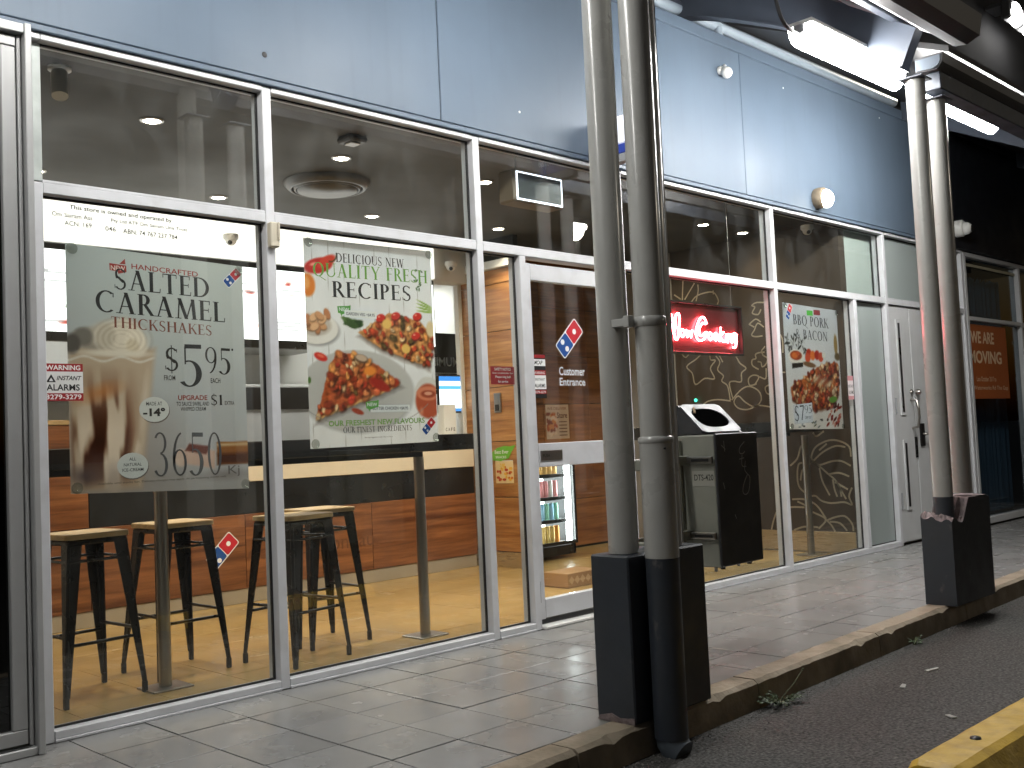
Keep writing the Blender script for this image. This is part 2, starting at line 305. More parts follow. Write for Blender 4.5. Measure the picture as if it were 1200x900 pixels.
def glyph(c):
    S = lambda x: st(x, 0, x, 1, T_)+sf(x)+sf(x, 1)
    if c == 'A': return .78, st(.12, 0, .38, 1, t_)+st(.64, 0, .38, 1, T_)+hb(.2, .58, .32, .045)+sf(.12)+sf(.64)
    if c == 'B': return .62, S(.15)+ring(.3, .745, .22, .255, -90, 90, T_, t_)+ring(.3, .26, .28, .26, -90, 90, T_, t_)+hb(.15, .31, .95)+hb(.15, .31, .49)+hb(.15, .31, 0)
    if c == 'C': return .78, ring(.45, .5, .42, .52, 50, 310, T_, t_, 24)+st(.72, .72, .72, .93, .04)
    if c == 'D': return .82, S(.15)+ring(.32, .5, .45, .5, -90, 90, T_, t_, 20)+hb(.15, .33, .95)+hb(.15, .33, 0)
    if c == 'E': return .58, S(.15)+hb(.15, .5, .95)+hb(.15, .45, .5)+hb(.15, .54, 0)+st(.49, .8, .5, 1, .035)+st(.44, .42, .44, .62, .03)+st(.53, 0, .55, .2, .035)
    if c == 'F': return .56, S(.15)+hb(.15, .5, .95)+hb(.15, .45, .5)+st(.49, .8, .5, 1, .035)
    if c == 'G': return .82, ring(.45, .5, .42, .52, 50, 310, T_, t_, 24)+st(.71, .08, .71, .42, T_)+sf(.71, .44)
    if c == 'H': return .82, S(.15)+S(.67)+hb(.15, .67, .5)
    if c == 'I': return .32, S(.16)
    if c == 'K': return .74, S(.15)+st(.2, .42, .6, 1, t_)+st(.66, 0, .33, .6, T_)+sf(.66)+sf(.6, 1)
    if c == 'L': return .56, S(.15)+hb(.15, .53, 0)+st(.52, 0, .54, .22, .035)
    if c == 'M': return .98, st(.14, 0, .2, 1, t_)+st(.5, .0, .2, 1, T_)+st(.5, 0, .78, 1, t_)+st(.85, 0, .78, 1, T_)+sf(.14)+sf(.85)
    if c == 'N': return .84, st(.15, 0, .15, 1, t_)+st(.68, 0, .17, 1, T_)+st(.69, 0, .69, 1, t_)+sf(.15)+sf(.12, 1)+sf(.69, 1)
    if c in 'OQ': return .86, ring(.43, .5, .4, .52, 0, 360, T_, t_, 30)+([] if c == 'O' else st(.95, -.28, .45, .02, .1))
    if c == 'P': return .58, S(.15)+ring(.28, .73, .26, .27, -90, 90, T_, t_)+hb(.15, .3, .95)+hb(.15, .3, .46)
    if c == 'R': return .68, S(.15)+ring(.28, .74, .25, .26, -90, 90, T_, t_)+hb(.15, .3, .95)+hb(.15, .3, .48)+st(.62, 0, .33, .5, T_)+sf(.63, 0, .2)
    if c == 'S': return .56, ring(.28, .76, .22, .25, 30, 250, .09, t_)+ring(.27, .25, .24, .27, -150, 75, .09, t_)+st(.14, .52, .1, .68, .09)+st(.42, .33, .16, .62, .14)+st(.46, .8, .47, .95, .03)+st(.05, .05, .04, .22, .03)
    if c == 'T': return .7, st(.35, 0, .35, 1, T_)+sf(.35)+hb(.04, .66, .95)+st(.05, .8, .05, 1, .03)+st(.65, .8, .65, 1, .03)
    if c == 'U': return .8, st(.15, .32, .15, 1, T_)+st(.66, .3, .66, 1, t_)+ring(.41, .33, .325, .35, 180, 360, .1, t_)+sf(.15, 1)+sf(.66, 1)
    if c == 'W': return 1.1, st(.3, 0, .12, 1, T_)+st(.3, 0, .52, 1, t_)+st(.74, 0, .54, 1, T_)+st(.74, 0, .96, 1, t_)+sf(.12, 1)+sf(.96, 1)
    if c == 'Y': return .74, st(.36, 0, .36, .46, T_)+st(.36, .42, .1, 1, T_)+st(.37, .44, .64, 1, t_)+sf(.36)+sf(.1, 1, .2)+sf(.64, 1, .2)
    if c == '&': return .8, ring(.34, .76, .18, .24, 0, 360, .08, t_)+ring(.32, .27, .29, .28, 60, 330, .1, t_)+st(.72, 0, .24, .68, .12)+st(.72, .5, .56, .1, .05)
    if c == '0': return .62, ring(.3, .5, .26, .51, 0, 360, .09, .035, 30)
    if c == '1': return .4, st(.2, 0, .2, 1, T_)+sf(.2)+st(.06, .86, .18, .97, .06)
    if c == '3': return .54, ring(.22, .75, .22, .25, -90, 150, .08, .035)+ring(.22, .25, .26, .27, -150, 90, .1, .035)
    if c == '5': return .56, hb(.1, .5, .9, .1)+st(.11, .52, .11, .95, .035)+ring(.2, .3, .3, .32, -140, 110, .14, .035, 20)
    if c == '6': return .6, ring(.3, .3, .25, .31, 0, 360, .09, .035, 24)+ring(.42, .38, .37, .63, 100, 190, .09, .04)
    if c == '7': return .54, hb(.04, .52, .9, .1)+st(.22, 0, .48, .92, .1)
    if c == '9': return .6, ring(.3, .7, .25, .31, 0, 360, .09, .035, 24)+ring(.18, .62, .37, .63, -80, 10, .09, .04)
    if c == '$': return .56, glyph('S')[1]+st(.27, -.12, .27, 1.12, .035)
    if c == '.': return .2, hb(.04, .15, 0, .1)
    return .34, []
def serif(body, gap=.06):
    vs, fs, x = [], [], 0
    for c in body:
        w, q = glyph(c)
        for poly in q:
            o = len(vs); vs += [(x+a, b) for a, b in poly]; fs.append([o+i for i in range(len(poly))])
        x += w+gap
    return vs, fs
class Print:
    """flat print on a vertical sheet: 2-D ink shapes, u along the sheet, v up; every new layer lies a hair above the last"""
    def __init__(s, place, mats=None): s.mb = MB(); s.mats = []; s.place = place; s.k = 0
    def _mi(s, m):
        if m not in s.mats: s.mats.append(m)
        return s.mats.index(m)
    def polys(s, vs, fs, m):
        s.k += 1; e = .0004+.00006*s.k
        s.mb.add([s.place(a, b, e) for a, b in vs], fs, s._mi(m)); return s
    def fit(s, g, x, y, w, h, m, slant=0.):
        vs, fs = g
        xs = [v[0] for v in vs]; ys = [v[1] for v in vs]; x0, x1, y0, y1 = min(xs), max(xs), min(ys), max(ys)
        return s.polys([(x+(a-x0)/(x1-x0)*w, y+(b-y0)/(y1-y0)*h+slant*(a-x0)/(x1-x0)*w) for a, b in vs], fs, m)
    def text(s, body, x, y, w, h, m, bold=0., shear=0., slant=0.): return s.fit(sans(body, bold, shear), x, y, w, h, m, slant)
    def serif(s, body, x, y, w, h, m): return s.fit(serif(body), x, y, w, h, m)
    def rect(s, x, y, w, h, m): return s.polys([(x, y), (x+w, y), (x+w, y+h), (x, y+h)], [(0, 1, 2, 3)], m)
    def ell(s, x, y, rx, ry, m, n=24): return s.polys([(x+rx*math.cos(2*math.pi*k/n), y+ry*math.sin(2*math.pi*k/n)) for k in range(n)], [list(range(n))], m)
    def poly(s, pts, m): return s.polys(pts, [list(range(len(pts)))], m)
    def domino(s, cx, cy, L, ang=44, border=True):
        W = L*.46; a = math.radians(ang); ca, sa = math.cos(a), math.sin(a)
        tr = lambda p: (cx+p[0]*ca-p[1]*sa, cy+p[0]*sa+p[1]*ca)
        def rr(x0, x1, y0, y1, r):
            pts = []
            for (px_, py_, b0) in ((x1-r, y1-r, 0), (x0+r, y1-r, 90), (x0+r, y0+r, 180), (x1-r, y0+r, 270)):
                for k in range(5): b = math.radians(b0+90*k/4); pts.append((px_+r*math.cos(b), py_+r*math.sin(b)))
            return [tr(p) for p in pts]
        h, w = L/2, W/2
        s.poly(rr(-h, h, -w, w, L*.06), ink(235, 235, 235))
        b = L*.025
        s.poly(rr(.01*L, h-b, -w+b, w-b, L*.05), ink(196, 32, 46)); s.poly(rr(-h+b, -.01*L, -w+b, w-b, L*.05), ink(20, 76, 150))
        for dx, dy in ((.25, 0), (-.25, .11), (-.25, -.11)):
            q = tr((dx*L, dy*L)); s.ell(q[0], q[1], L*.068, L*.068, ink(238, 238, 238), 16)
        return s
    def build(s, name, parent=None): return link(name, s.mb.flat(name, s.mats), parent)
def placeY(Y, x0=0., z0=0.):     # a sheet facing the street (-Y)
    return lambda a, b, e: (x0+a, Y-e, z0+b)
def placeXneg(X, y0, z0):        # a sheet facing -X; u runs along -Y (left to right as seen)
    return lambda a, b, e: (X-e, y0-a, z0+b)
def picture(name, place, w, h, nx, ny, paint, mat_, parent):
    """a printed picture: fine grid whose ink colours are painted here"""
    U, V = np.meshgrid(np.linspace(0, 1, nx), np.linspace(0, 1, ny)); im = np.clip(paint(U, V), 0, 1)
    lin = np.where(im <= .04045, im/12.92, ((im+.055)/1.055)**2.4).reshape(-1, 3)
    vs = [place(u*w, v*h, .0002) for u, v in zip(U.ravel(), V.ravel())]
    fs = [(j*nx+i, j*nx+i+1, (j+1)*nx+i+1, (j+1)*nx+i) for j in range(ny-1) for i in range(nx-1)]
    me = bpy.data.meshes.new(name); me.from_pydata(vs, [], fs); me.update(); me.materials.append(mat_)
    a = me.color_attributes.new('Print', 'FLOAT_COLOR', 'POINT'); a.data.foreach_set('color', np.hstack([lin, np.ones((len(lin), 1))]).astype(np.float32).ravel())
    return link(name, me, parent)

# ================================================================== THE SETTING
KY = lambda x: -1.578+.036*(x-2.5)          # back edge of the kerb (it runs slightly askew to the shop)
RZ = -.115                                   # road level
# ground and road
mb = MB(); mb.add([(-400, -400, RZ), (400, -400, RZ), (400, 400, RZ), (-400, 400, RZ)], [(0, 1, 2, 3)])
struct('road', mb, ASPH)
# footpath: mortar bed with tiles as pieces
fp = MB(); fp.prism([(-1.5, .098), (14.0, .098), (14.0, KY(14)+.002), (-1.5, KY(-1.5)+.002)], 'Z', RZ-.05, -.007)
footpath = struct('footpath', fp, GROUT)
def clip(poly, f):
    out = []
    for i in range(len(poly)):
        p, q = poly[i], poly[(i+1) % len(poly)]; a, b = f(p), f(q)
        if a >= 0: out.append(p)
        if a*b < 0: t = a/(a-b); out.append((p[0]+(q[0]-p[0])*t, p[1]+(q[1]-p[1])*t))
    return out
TX, TY, X0, Y1 = .3077, .3147, 1.949, -.301
n = 0; g = .0030; tile_me = {}
for i in range(-7, 39):
    for j in range(-1, 6):
        if n >= 296: break
        x0 = X0+i*TX+g; x1 = X0+(i+1)*TX-g; ya = Y1-j*TY-g; yb = Y1-(j+1)*TY+g
        poly = [(x0, max(yb, -9)), (x1, max(yb, -9)), (x1, min(ya, -.004)), (x0, min(ya, -.004))]
        if poly[2][1]-poly[0][1] < .01: continue
        cut = clip(poly, lambda p: p[1]-KY(p[0])-.006)
        if len(cut) < 3 or max(p[1] for p in cut)-min(p[1] for p in cut) < .012: continue
        dz = random.uniform(-.0012, .0012); whole = cut == poly and j not in (-1,)
        if whole:
            if 'm' not in tile_me:
                w, h = (x1-x0)/2, (ya-yb)/2
                tile_me['m'] = MB().bbox((-w, -h, -.012), (w, h, 0), .0016).mesh('tile', TILE)
            o = bpy.data.objects.new('tile', tile_me['m']); COL.objects.link(o); o.parent = footpath; o.location = ((x0+x1)/2, (ya+yb)/2, dz)
        else:
            o = part('tile', MB().prism(cut, 'Z', -.012, dz), TILE, footpath)
        o.rotation_euler = (random.uniform(-.001, .001), random.uniform(-.001, .001), 0) if whole else (0, 0, 0)
        n += 1
# kerb stones
kerb = struct('kerb', MB().prism([(-1.5, KY(-1.5)-.02), (14, KY(14)-.02), (14, KY(14)-.10), (-1.5, KY(-1.5)-.10)], 'Z', RZ-.04, RZ+.01), CONC)
x = -1.5; random.seed(3)
while x < 14:
    L = 1.22 if x > 0 else 1.5; x1 = x+L-.008
    mb = MB(); ns = 24
    for k in range(ns+1):
        xx = x+(x1-x)*k/ns; y0 = KY(xx); dy = random.uniform(-.0015, .0015); dz = random.uniform(-.0015, .001); ch = random.uniform(.010, .015)
        if random.random() < .06: ch += .014
        mb.v += [(xx, y0, RZ-.03), (xx, y0, .003+dz), (xx, y0-.118+ch+dy, .004+dz), (xx, y0-.126+dy, .001-ch), (xx, y0-.135+dy, RZ-.03)]
    for k in range(ns):
        for q in range(4): mb.f.append([k*5+q, k*5+q+1, (k+1)*5+q+1, (k+1)*5+q]); mb.m.append(0); mb.sm.append(False)
    for q in (0, ns*5): mb.f.append([q+i for i in range(5)]); mb.m.append(0); mb.sm.append(False)
    part('kerb_stone', mb, CONC, kerb); x += L
# road grit (uncountable)
mb = MB(); random.seed(11)
for k in range(2200):
    x = random.uniform(2.2, 9.5); y = KY(x)-.14-abs(random.gauss(0, .5)) if k % 2 else KY(x)-.14-abs(random.gauss(0, .06))
    r = random.uniform(.002, .006)*(1.6 if random.random() < .05 else 1); a = random.uniform(0, 6.28)
    mb.add([(x+r*math.cos(a+i*2.09), y+r*math.sin(a+i*2.09), RZ+.001) for i in range(3)]+[(x, y, RZ+r)], [(0, 1, 3), (1, 2, 3), (2, 0, 3)], 0)
o = link('road_grit', mb.mesh('road_grit', mat('pale grit', (.16, .15, .14), .9))); o['kind'] = 'stuff'; o['label'] = 'loose pale grit scattered over the asphalt beside the kerb'; o['category'] = 'grit'
# small litter
for (x, y, l, a) in ((4.62, -1.98, .035, .3), (4.25, -2.35, .025, 1.0), (5.0, -1.95, .05, -.2)):
    q = MB(); q.prism([(x+c*l*math.cos(a)-s_*.012*math.sin(a), y+c*l*math.sin(a)+s_*.012*math.cos(a)) for c, s_ in ((-1, -1), (.8, -.7), (1, .8), (-.9, 1))], 'Z', RZ+.002, RZ+.006)
    tag(link('paper_scrap', q.mesh('paper_scrap', mat('scrap paper', (.4, .4, .38), .8))), {4.62: 'small pale scrap of paper on the asphalt, middle one of three', 4.25: 'tiny pale scrap on the asphalt nearest the yellow wheel stop', 5.0: 'largest pale scrap on the asphalt, nearest the kerb'}[x], 'litter', 'scraps on the road')

# shop floor
sf_ = struct('shop_floor', MB().box((1.40, .1, -.06), (8.31, 6.0, -.006)), FGROUT)
me = None; s_ = .40; n = 0
for j in range(7):
    for i in range(18):
        x0 = 1.42+i*s_; y0 = .104+j*s_
        if x0 > 8.2: continue
        x1 = min(x0+s_-.003, 8.3)
        if x1-x0 > s_-.01:
            if me is None: me = MB().bbox((0, 0, -.006), (s_-.003, s_-.003, 0), .001).mesh('floor_tile', FTILE)
            o = bpy.data.objects.new('floor_tile', me); COL.objects.link(o); o.location = (x0, y0, random.uniform(-.0006, .0006)); o.parent = sf_
        else: part('floor_tile', MB().box((x0, y0, -.006), (x1, y0+s_-.003, 0)), FTILE, sf_)
struct('kitchen_floor', MB().box((1.40, 2.91, -.005), (8.31, 6.0, .001)), mat('kitchen floor vinyl', (.3, .26, .2), .4))
struct('ceiling', MB().box((1.40, .10, 2.85), (8.36, 6.0, 2.95)), CEIL)
struct('kitchen_ceiling', MB().box((1.57, 2.81, 2.80), (8.29, 5.39, 2.848)), WHITE)
struct('wall_left', MB().box((1.40, .10, 0), (1.56, 6.0, 2.85)), mat('taupe wall paint', (.36, .34, .31), .6))
struct('wall_kitchen_back', MB().box((1.56, 5.4, 0), (8.3, 5.5, 2.85)), WHITE)
# mural wall: brown party wall with line-drawn leaves
mural = struct('wall_mural', MB().box((8.30, .104, 0), (8.40, 1.88, 2.85)), MURAL)
struct('wall_right_recess', MB().box((8.301, 1.881, 0), (8.42, 2.86, 2.85)), mat('taupe wall paint', (.36, .34, .31), .6))
struct('wall_kitchen_side', MB().box((7.20, 2.861, 0), (7.30, 5.39, 2.80)), WHITE)
sk = part('skirting', bb((8.283, .106, .001), (8.299, 1.88, .175), .002), SKIRT, mural)
LINES = [[(1.8,1.85),(1.76,1.81),(1.71,1.84)],[(1.58,1.82),(1.64,1.78),(1.75,1.72),(1.69,1.65),(1.66,1.54),(1.55,1.59),(1.44,1.58),(1.48,1.68),(1.42,1.75),(1.47,1.76),(1.48,1.81)],[(1.41,1.79),(1.37,1.73),(1.4,1.66),(1.34,1.6),(1.36,1.55),(1.3,1.5),(1.28,1.37)],[(1.25,1.38),(1.28,1.52),(1.23,1.54),(1.15,1.53),(1.14,1.61),(1.09,1.65),(1.15,1.7),(1.18,1.75),(1.2,1.78)],[(1.37,1.79),(1.34,1.73)],[(1.6,1.33),(1.53,1.37),(1.42,1.38),(1.28,1.36)],[(1.26,1.37),(1.15,1.46),(1.06,1.48),(0.97,1.43),(0.95,1.35),(1.02,1.29),(1.12,1.34),(1.19,1.4),(1.24,1.35),(1.2,1.29),(1.1,1.27),(0.98,1.3),(0.86,1.28)],[(0.99,1.5),(1.06,1.49),(1.07,1.55),(1.02,1.58),(0.96,1.56),(1.01,1.49)],[(0.95,1.56),(0.89,1.54),(0.88,1.63)],[(0.96,1.63),(1.02,1.67),(1.02,1.72),(0.98,1.73),(0.98,1.77),(0.92,1.78),(0.9,1.75),(0.86,1.72),(0.88,1.67),(0.92,1.65),(0.93,1.69),(0.96,1.7)],[(0.88,1.83),(0.92,1.79),(0.89,1.78)],[(0.85,1.39),(0.89,1.41),(0.9,1.46),(0.86,1.48)],[(0.88,2.01),(0.94,2.05),(0.98,1.99),(1.01,1.95),(0.97,1.93),(0.9,1.93)],[(1.03,2.05),(0.98,2.02)],[(1.03,2.05),(0.96,2.09),(0.91,2.06)],[(0.86,2.23),(0.94,2.24),(0.99,2.22),(0.96,2.2),(0.99,2.15),(0.93,2.13),(0.9,2.17)],[(1.85,2.43),(1.78,2.38)],[(1.74,2.55),(1.76,2.37)],[(1.61,2.51),(1.73,2.37)],[(1.57,2.49),(1.57,2.43),(1.6,2.34)],[(1.66,2.33),(1.58,2.39),(1.41,2.4),(1.35,2.32),(1.36,2.28)],[(1.4,2.41),(1.4,2.38)],[(0.69,0.75),(0.62,0.81),(0.58,0.91),(0.55,0.92)],[(0.47,0.79),(0.48,0.83),(0.43,0.91),(0.31,0.96),(0.2,0.95),(0.12,0.9),(0.11,0.82)],[(0.46,0.79),(0.37,0.86),(0.25,0.91),(0.16,0.9)],[(0.4,0.88),(0.33,0.93)],[(0.47,0.78),(0.41,0.75),(0.29,0.78),(0.2,0.78),(0.12,0.74)],[(0.47,0.78),(0.41,0.74),(0.33,0.67),(0.27,0.62),(0.23,0.55),(0.18,0.46)],[(0.41,0.72),(0.39,0.61),(0.33,0.49)],[(0.32,0.67),(0.23,0.68),(0.14,0.65)],[(0.27,0.6),(0.16,0.54)],[(0.29,0.62),(0.28,0.54),(0.26,0.48)],[(0.23,0.56),(0.22,0.48)],[(0.12,0.55),(0.15,0.48),(0.13,0.41),(0.2,0.43),(0.32,0.42),(0.41,0.44),(0.46,0.48),(0.51,0.48)],[(0.55,0.5),(0.61,0.55),(0.63,0.62),(0.62,0.73),(0.59,0.77),(0.5,0.76)],[(0.6,0.62),(0.58,0.7),(0.55,0.73)],[(0.92,0.18),(0.89,0.27),(0.84,0.35),(0.71,0.38),(0.58,0.38)],[(0.69,0.45),(0.57,0.45),(0.46,0.4),(0.38,0.29)],[(0.64,0.43),(0.57,0.4)],[(0.5,0.34),(0.38,0.28),(0.45,0.2)],[(0.37,0.27),(0.33,0.23),(0.3,0.18)],[(0.37,0.27),(0.29,0.3),(0.2,0.31),(0.14,0.25),(0.13,0.19)],[(0.34,0.26),(0.25,0.25),(0.19,0.19)],[(0.69,0.18),(0.59,0.21),(0.46,0.21)],[(0.45,1.03),(0.42,1.0),(0.35,1.04)],[(0.76,1.97),(0.7,1.89),(0.7,1.76)],[(0.76,1.59),(0.69,1.58)]]
def smooth(pts, k=4):
    out = []; n = len(pts)
    for i in range(n-1):
        p0, p1, p2, p3 = pts[max(i-1, 0)], pts[i], pts[i+1], pts[min(i+2, n-1)]
        for q in range(k):
            t = q/k; out.append(tuple(.5*((2*b)+(-a+c)*t+(2*a-5*b+4*c-d)*t*t+(-a+3*b-3*c+d)*t**3) for a, b, c, d in zip(p0, p1, p2, p3)))
    return out+[pts[-1]]
mb = MB()
for l in LINES:
    l = smooth(l); w = .0065 if min(p[1] for p in l) > 1.1 else .008
    for (a, b), (c, d) in zip(l, l[1:]):
        L = math.hypot(c-a, d-b) or 1; nx, nz = -(d-b)/L*w, (c-a)/L*w; ex, ez = (c-a)/L*w*.5, (d-b)/L*w*.5
        mb.add([(8.2992, a-ex+nx, b-ez+nz), (8.2992, a-ex-nx, b-ez-nz), (8.2992, c+ex-nx, d+ez-nz), (8.2992, c+ex+nx, d+ez+nz)], [(0, 1, 2, 3)])
link('leaf_line_drawing', mb.flat('leaf_line_drawing', LINE), mural)
# plank walls: end wall of the counter (faces left) and the back wall of the waiting area
pw = struct('wall_timber_end', MB().box((6.302, 2.06, 0), (6.36, 2.72, 2.85)), BLACK)
part('skirting', bb((6.286, 2.052, .001), (6.301, 2.72, .13), .002), SKIRT, pw)
zs = [.135, .60, 1.08, 1.55, 2.035, 2.45]
for a, b in zip(zs, zs[1:]): part('plank', bb((6.28, 2.05, a+.003), (6.3015, 2.72, b-.003), .002), WOODY, pw)
part('plank', bb((6.28, 2.05, 2.453), (6.3015, 2.72, 2.575), .002), WOODY, pw)
part('cornice', bb((6.24, 2.03, 2.58), (6.37, 2.74, 2.65), .004), WHITE, pw)
part('edge_trim', bb((6.24, 2.721, 0.01), (6.37, 2.78, 2.58), .003), WHITE, pw)
wb = struct('wall_timber_back', MB().box((6.362, 2.76, 0), (8.3, 2.85, 2.85)), BLACK)
for a, b in zip([.02, .48, .95, 1.42, 1.89, 2.36], [.48, .95, 1.42, 1.89, 2.36, 2.845]):
    for c, d in ((6.375, 7.3), (7.3, 8.298)): part('plank', bb((c+.002, 2.735, a+.003), (d-.002, 2.76, b-.003), .002), wood('dark timber planks', (.15, .05, .018), (.30, .12, .04), 0) if 'dark timber planks' not in MATS else MATS['dark timber planks'], wb)
# bright room behind the frosted panes and the double door; dark room next door
struct('wall_lobby', MB().box((8.40, 1.6, 0), (10.6, 1.7, 3.0)).box((10.55, .11, 0), (10.65, 1.6, 3.0)).box((8.41, .11, 2.9), (10.55, 1.6, 2.98)).box((8.41, .11, -.05), (10.55, 1.6, -.002)), WHITE)
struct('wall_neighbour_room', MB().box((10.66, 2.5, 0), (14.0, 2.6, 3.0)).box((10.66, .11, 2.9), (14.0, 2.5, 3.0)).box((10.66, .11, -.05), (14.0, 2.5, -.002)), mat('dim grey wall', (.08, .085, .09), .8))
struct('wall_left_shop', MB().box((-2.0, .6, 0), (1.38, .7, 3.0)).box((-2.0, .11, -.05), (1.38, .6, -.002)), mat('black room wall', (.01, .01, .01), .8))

# ================================================================== SHOPFRONT
ZT0, ZT1, ZH0, ZH1, ZS = 2.15, 2.193, 2.772, 2.798, .044
sfr = thing('shopfront', 'silver aluminium framed glass shopfront of the pizza shop, below the blue fascia', 'shopfront', (5.2, 0, 0))
FULL = [(1.546, 1.592), (2.603, 2.65), (3.942, 3.99), (5.195, 5.245), (7.042, 7.09), (8.905, 8.955), (10.64, 10.69)]
HALF = [(4.275, 4.325), (8.305, 8.36)]
def member(n, a, b, c=.003): return part(n, bb(a, b, c), ALU, sfr)
for i, (a, b) in enumerate(FULL): member('mullion', (a, 0, .001), (b, .1, ZH1-.001 if i else ZT1))
part('infill_strip', bb((1.516, .036, ZT1+.014), (1.605, .046, ZH0-.001), .002), mat('pale infill', (.42, .46, .44), .5, var=.12, vs=9, dirt=(12, .5, (.25, .27, .26))), sfr); member('transom', (1.5135, .002, ZT0), (1.5455, .098, ZT1+.013)); member('head', (1.5135, -.004, ZH0), (1.592, .098, ZH1))
for a, b in HALF: member('mullion', (a, .001, ZS+.001 if a > 8 else .001), (b, .099, ZT0))
for (a, b) in zip(FULL, FULL[1:]):
    x0, x1 = a[1]+.0005, b[0]-.0005
    member('transom', (x0, .002, ZT0), (x1, .098, ZT1)); member('transom_bead', (x0, .006, ZT1), (x1, .044, ZT1+.013), .002)
    member('head', (x0, -.004, ZH0), (x1, .098, ZH1))
    if x0 < 5.1: segs = [(x0, x1)] if x0 < 3.9 else [(x0, 4.2745)]
    elif x0 < 8: segs = [(x0, x1)] if x0 < 7 else [(x0, x1)]
    else: segs = []
    for c, d in segs: member('sill', (c, -.003, .012), (d, .1, ZS)); member('subsill', (c, -.008, .001), (d, .09, .0118), .002)
PANES = []
def pane(x0, x1, z0, z1, m=GLASS, bead=True):
    y = .047
    g_ = part('glass_pane', MB().box((x0+.004, y, z0+.004), (x1-.004, y+.006, z1-.004)), m, sfr)
    q = MB(); w = .009
    for a, b in (((x0+.0006, y-.003, z0+.0006), (x1-.0006, y+.009, z0+w)), ((x0+.0006, y-.003, z1-w), (x1-.0006, y+.009, z1-.0006)), ((x0+.0006, y-.003, z0+w), (x0+w, y+.009, z1-w)), ((x1-w, y-.003, z0+w), (x1-.0006, y+.009, z1-w))): q.box(a, b)
    part('gasket', q, RUBBER, g_)
for (a, b) in zip(FULL, FULL[1:]): pane(a[1], b[0], ZT1+.013, ZH0, FROST if a[0] > 8.8 else GLASS)
pane(1.592, 2.603, ZS, ZT0); pane(2.65, 3.942, ZS, ZT0); pane(3.99, 4.275, ZS, ZT0); pane(5.245, 7.042, ZS, ZT0); pane(7.09, 8.305, ZS, ZT0); pane(8.36, 8.905, ZS, ZT0, FROST)
# frosted inner blind panel behind the upper right pane
bl = tag(link('frosted_panel', bb((8.40, .112, 2.2), (8.90, .135, 2.77), .003).mesh('frosted_panel', mat('pale green panel', (.50, .56, .53), .5))), 'pale grey green blank panel behind the upper pane beside the dome camera', 'panel')
# ---- entrance door
ed = thing('entrance_door', 'glass entrance door in silver aluminium frame with red and blue domino logo', 'door', (4.76, .05, 0))
y0, y1 = .026, .070
def dpart(n, a, b, c=.003, m=ALU): return part(n, bb(a, b, c), m, ed)
dpart('stile', (4.331, y0, .050), (4.385, y1, 2.118)); dpart('stile', (5.135, y0, .050), (5.189, y1, 2.118))
dpart('rail', (4.3855, y0, 2.018), (5.1345, y1, 2.116)); mid = dpart('rail', (4.3855, y0, .922), (5.1345, y1, 1.060)); dpart('rail', (4.3855, y0, .056), (5.1345, y1, .163))
for a, b in ((.163, .922), (1.060, 2.018)):
    part('glass_pane', MB().box((4.386, .045, a+.001), (5.134, .051, b-.001)), GLASS, ed)
pl = part('push_plate', bb((4.40, y0-.006, .958), (4.585, y0-.0005, 1.018), .002), CHROME, ed)
P = Print(placeY(y0-.006, 4.405, .96)); P.text('PUSH', .01, .018, .055, .018, ink(40, 40, 40)); P.build('lettering', pl)
dpart('threshold', (4.326, -.03, .0015), (5.194, .1, .02), .004, WHITEP)
dpart('draught_seal', (4.34, .035, .022), (5.18, .06, .049), .002, RUBBER)
part('hinge', MB().tube([(4.329, .02, .15), (4.329, .02, .27)], .011, 10), RUBBER, ed)
P = Print(placeY(.0445)); P.domino(4.722, 1.688, .252); P.build('logo', ed)
P = Print(placeY(.0445)); W = ink(222, 226, 232)
P.text('Customer', 4.615, 1.462, .232, .052, W, .015); P.text('Entrance', 4.615, 1.40, .232, .047, W, .015); P.build('lettering', ed)
# ---- double door at the right
dd = thing('double_door', 'pale grey metal double door with narrow vision slots and lever handles', 'door', (9.8, .05, 0))
for k, (a, b) in enumerate(((8.962, 9.40), (9.408, 10.63))):
    leaf = part('leaf', bb((a, .022, .02), (b, .062, 2.142), .003), ALU_W, dd)
    sx = a+.19 if k == 0 else a+.62
    for z0, z1 in ((.30, .93), (1.15, 2.02)):
        sl = part('vision_slot', bb((sx-.045, .012, z0), (sx+.05, .0215, z1), .003), ALU_W, leaf)
        part('slot_glass', bb((sx-.018, .0095, z0+.03), (sx+.022, .0125, z1-.03), .001), BLACK, sl)
        if k == 0: part('hinge', MB().tube([(a+.055, .016, z0+.02), (a+.055, .016, z0+.16)], .009, 8), GREYP, leaf)
hx = 9.325
part('pull_handle', MB().tube([(hx, .021, 1.29), (hx, -.035, 1.28), (hx, -.05, 1.2), (hx, -.05, 1.12), (hx, -.035, 1.04), (hx, .021, 1.03)], .012, 10), CHROME, dd)
part('lock_cylinder', MB().lathe((hx+.02, .022, 1.36), [(.024, 0), (.024, -.012), (.012, -.02)], 'Y', 14), CHROME, dd); part('lock_cylinder', MB().lathe((hx+.13, .022, 1.36), [(.026, 0), (.026, -.03), (.014, -.045)], 'Y', 14), CHROME, dd)
part('letter_plate', bb((hx+.03, .012, .76), (hx+.075, .0215, .95), .002), BLACK, dd)
part('lock_plate', bb((9.47, .010, .86), (9.56, .0215, 1.07), .003), BLACK, dd); part('lever', MB().tube([(9.53, .009, .97), (9.53, -.03, .97), (9.63, -.035, .965)], .011, 8), CHROME, dd)
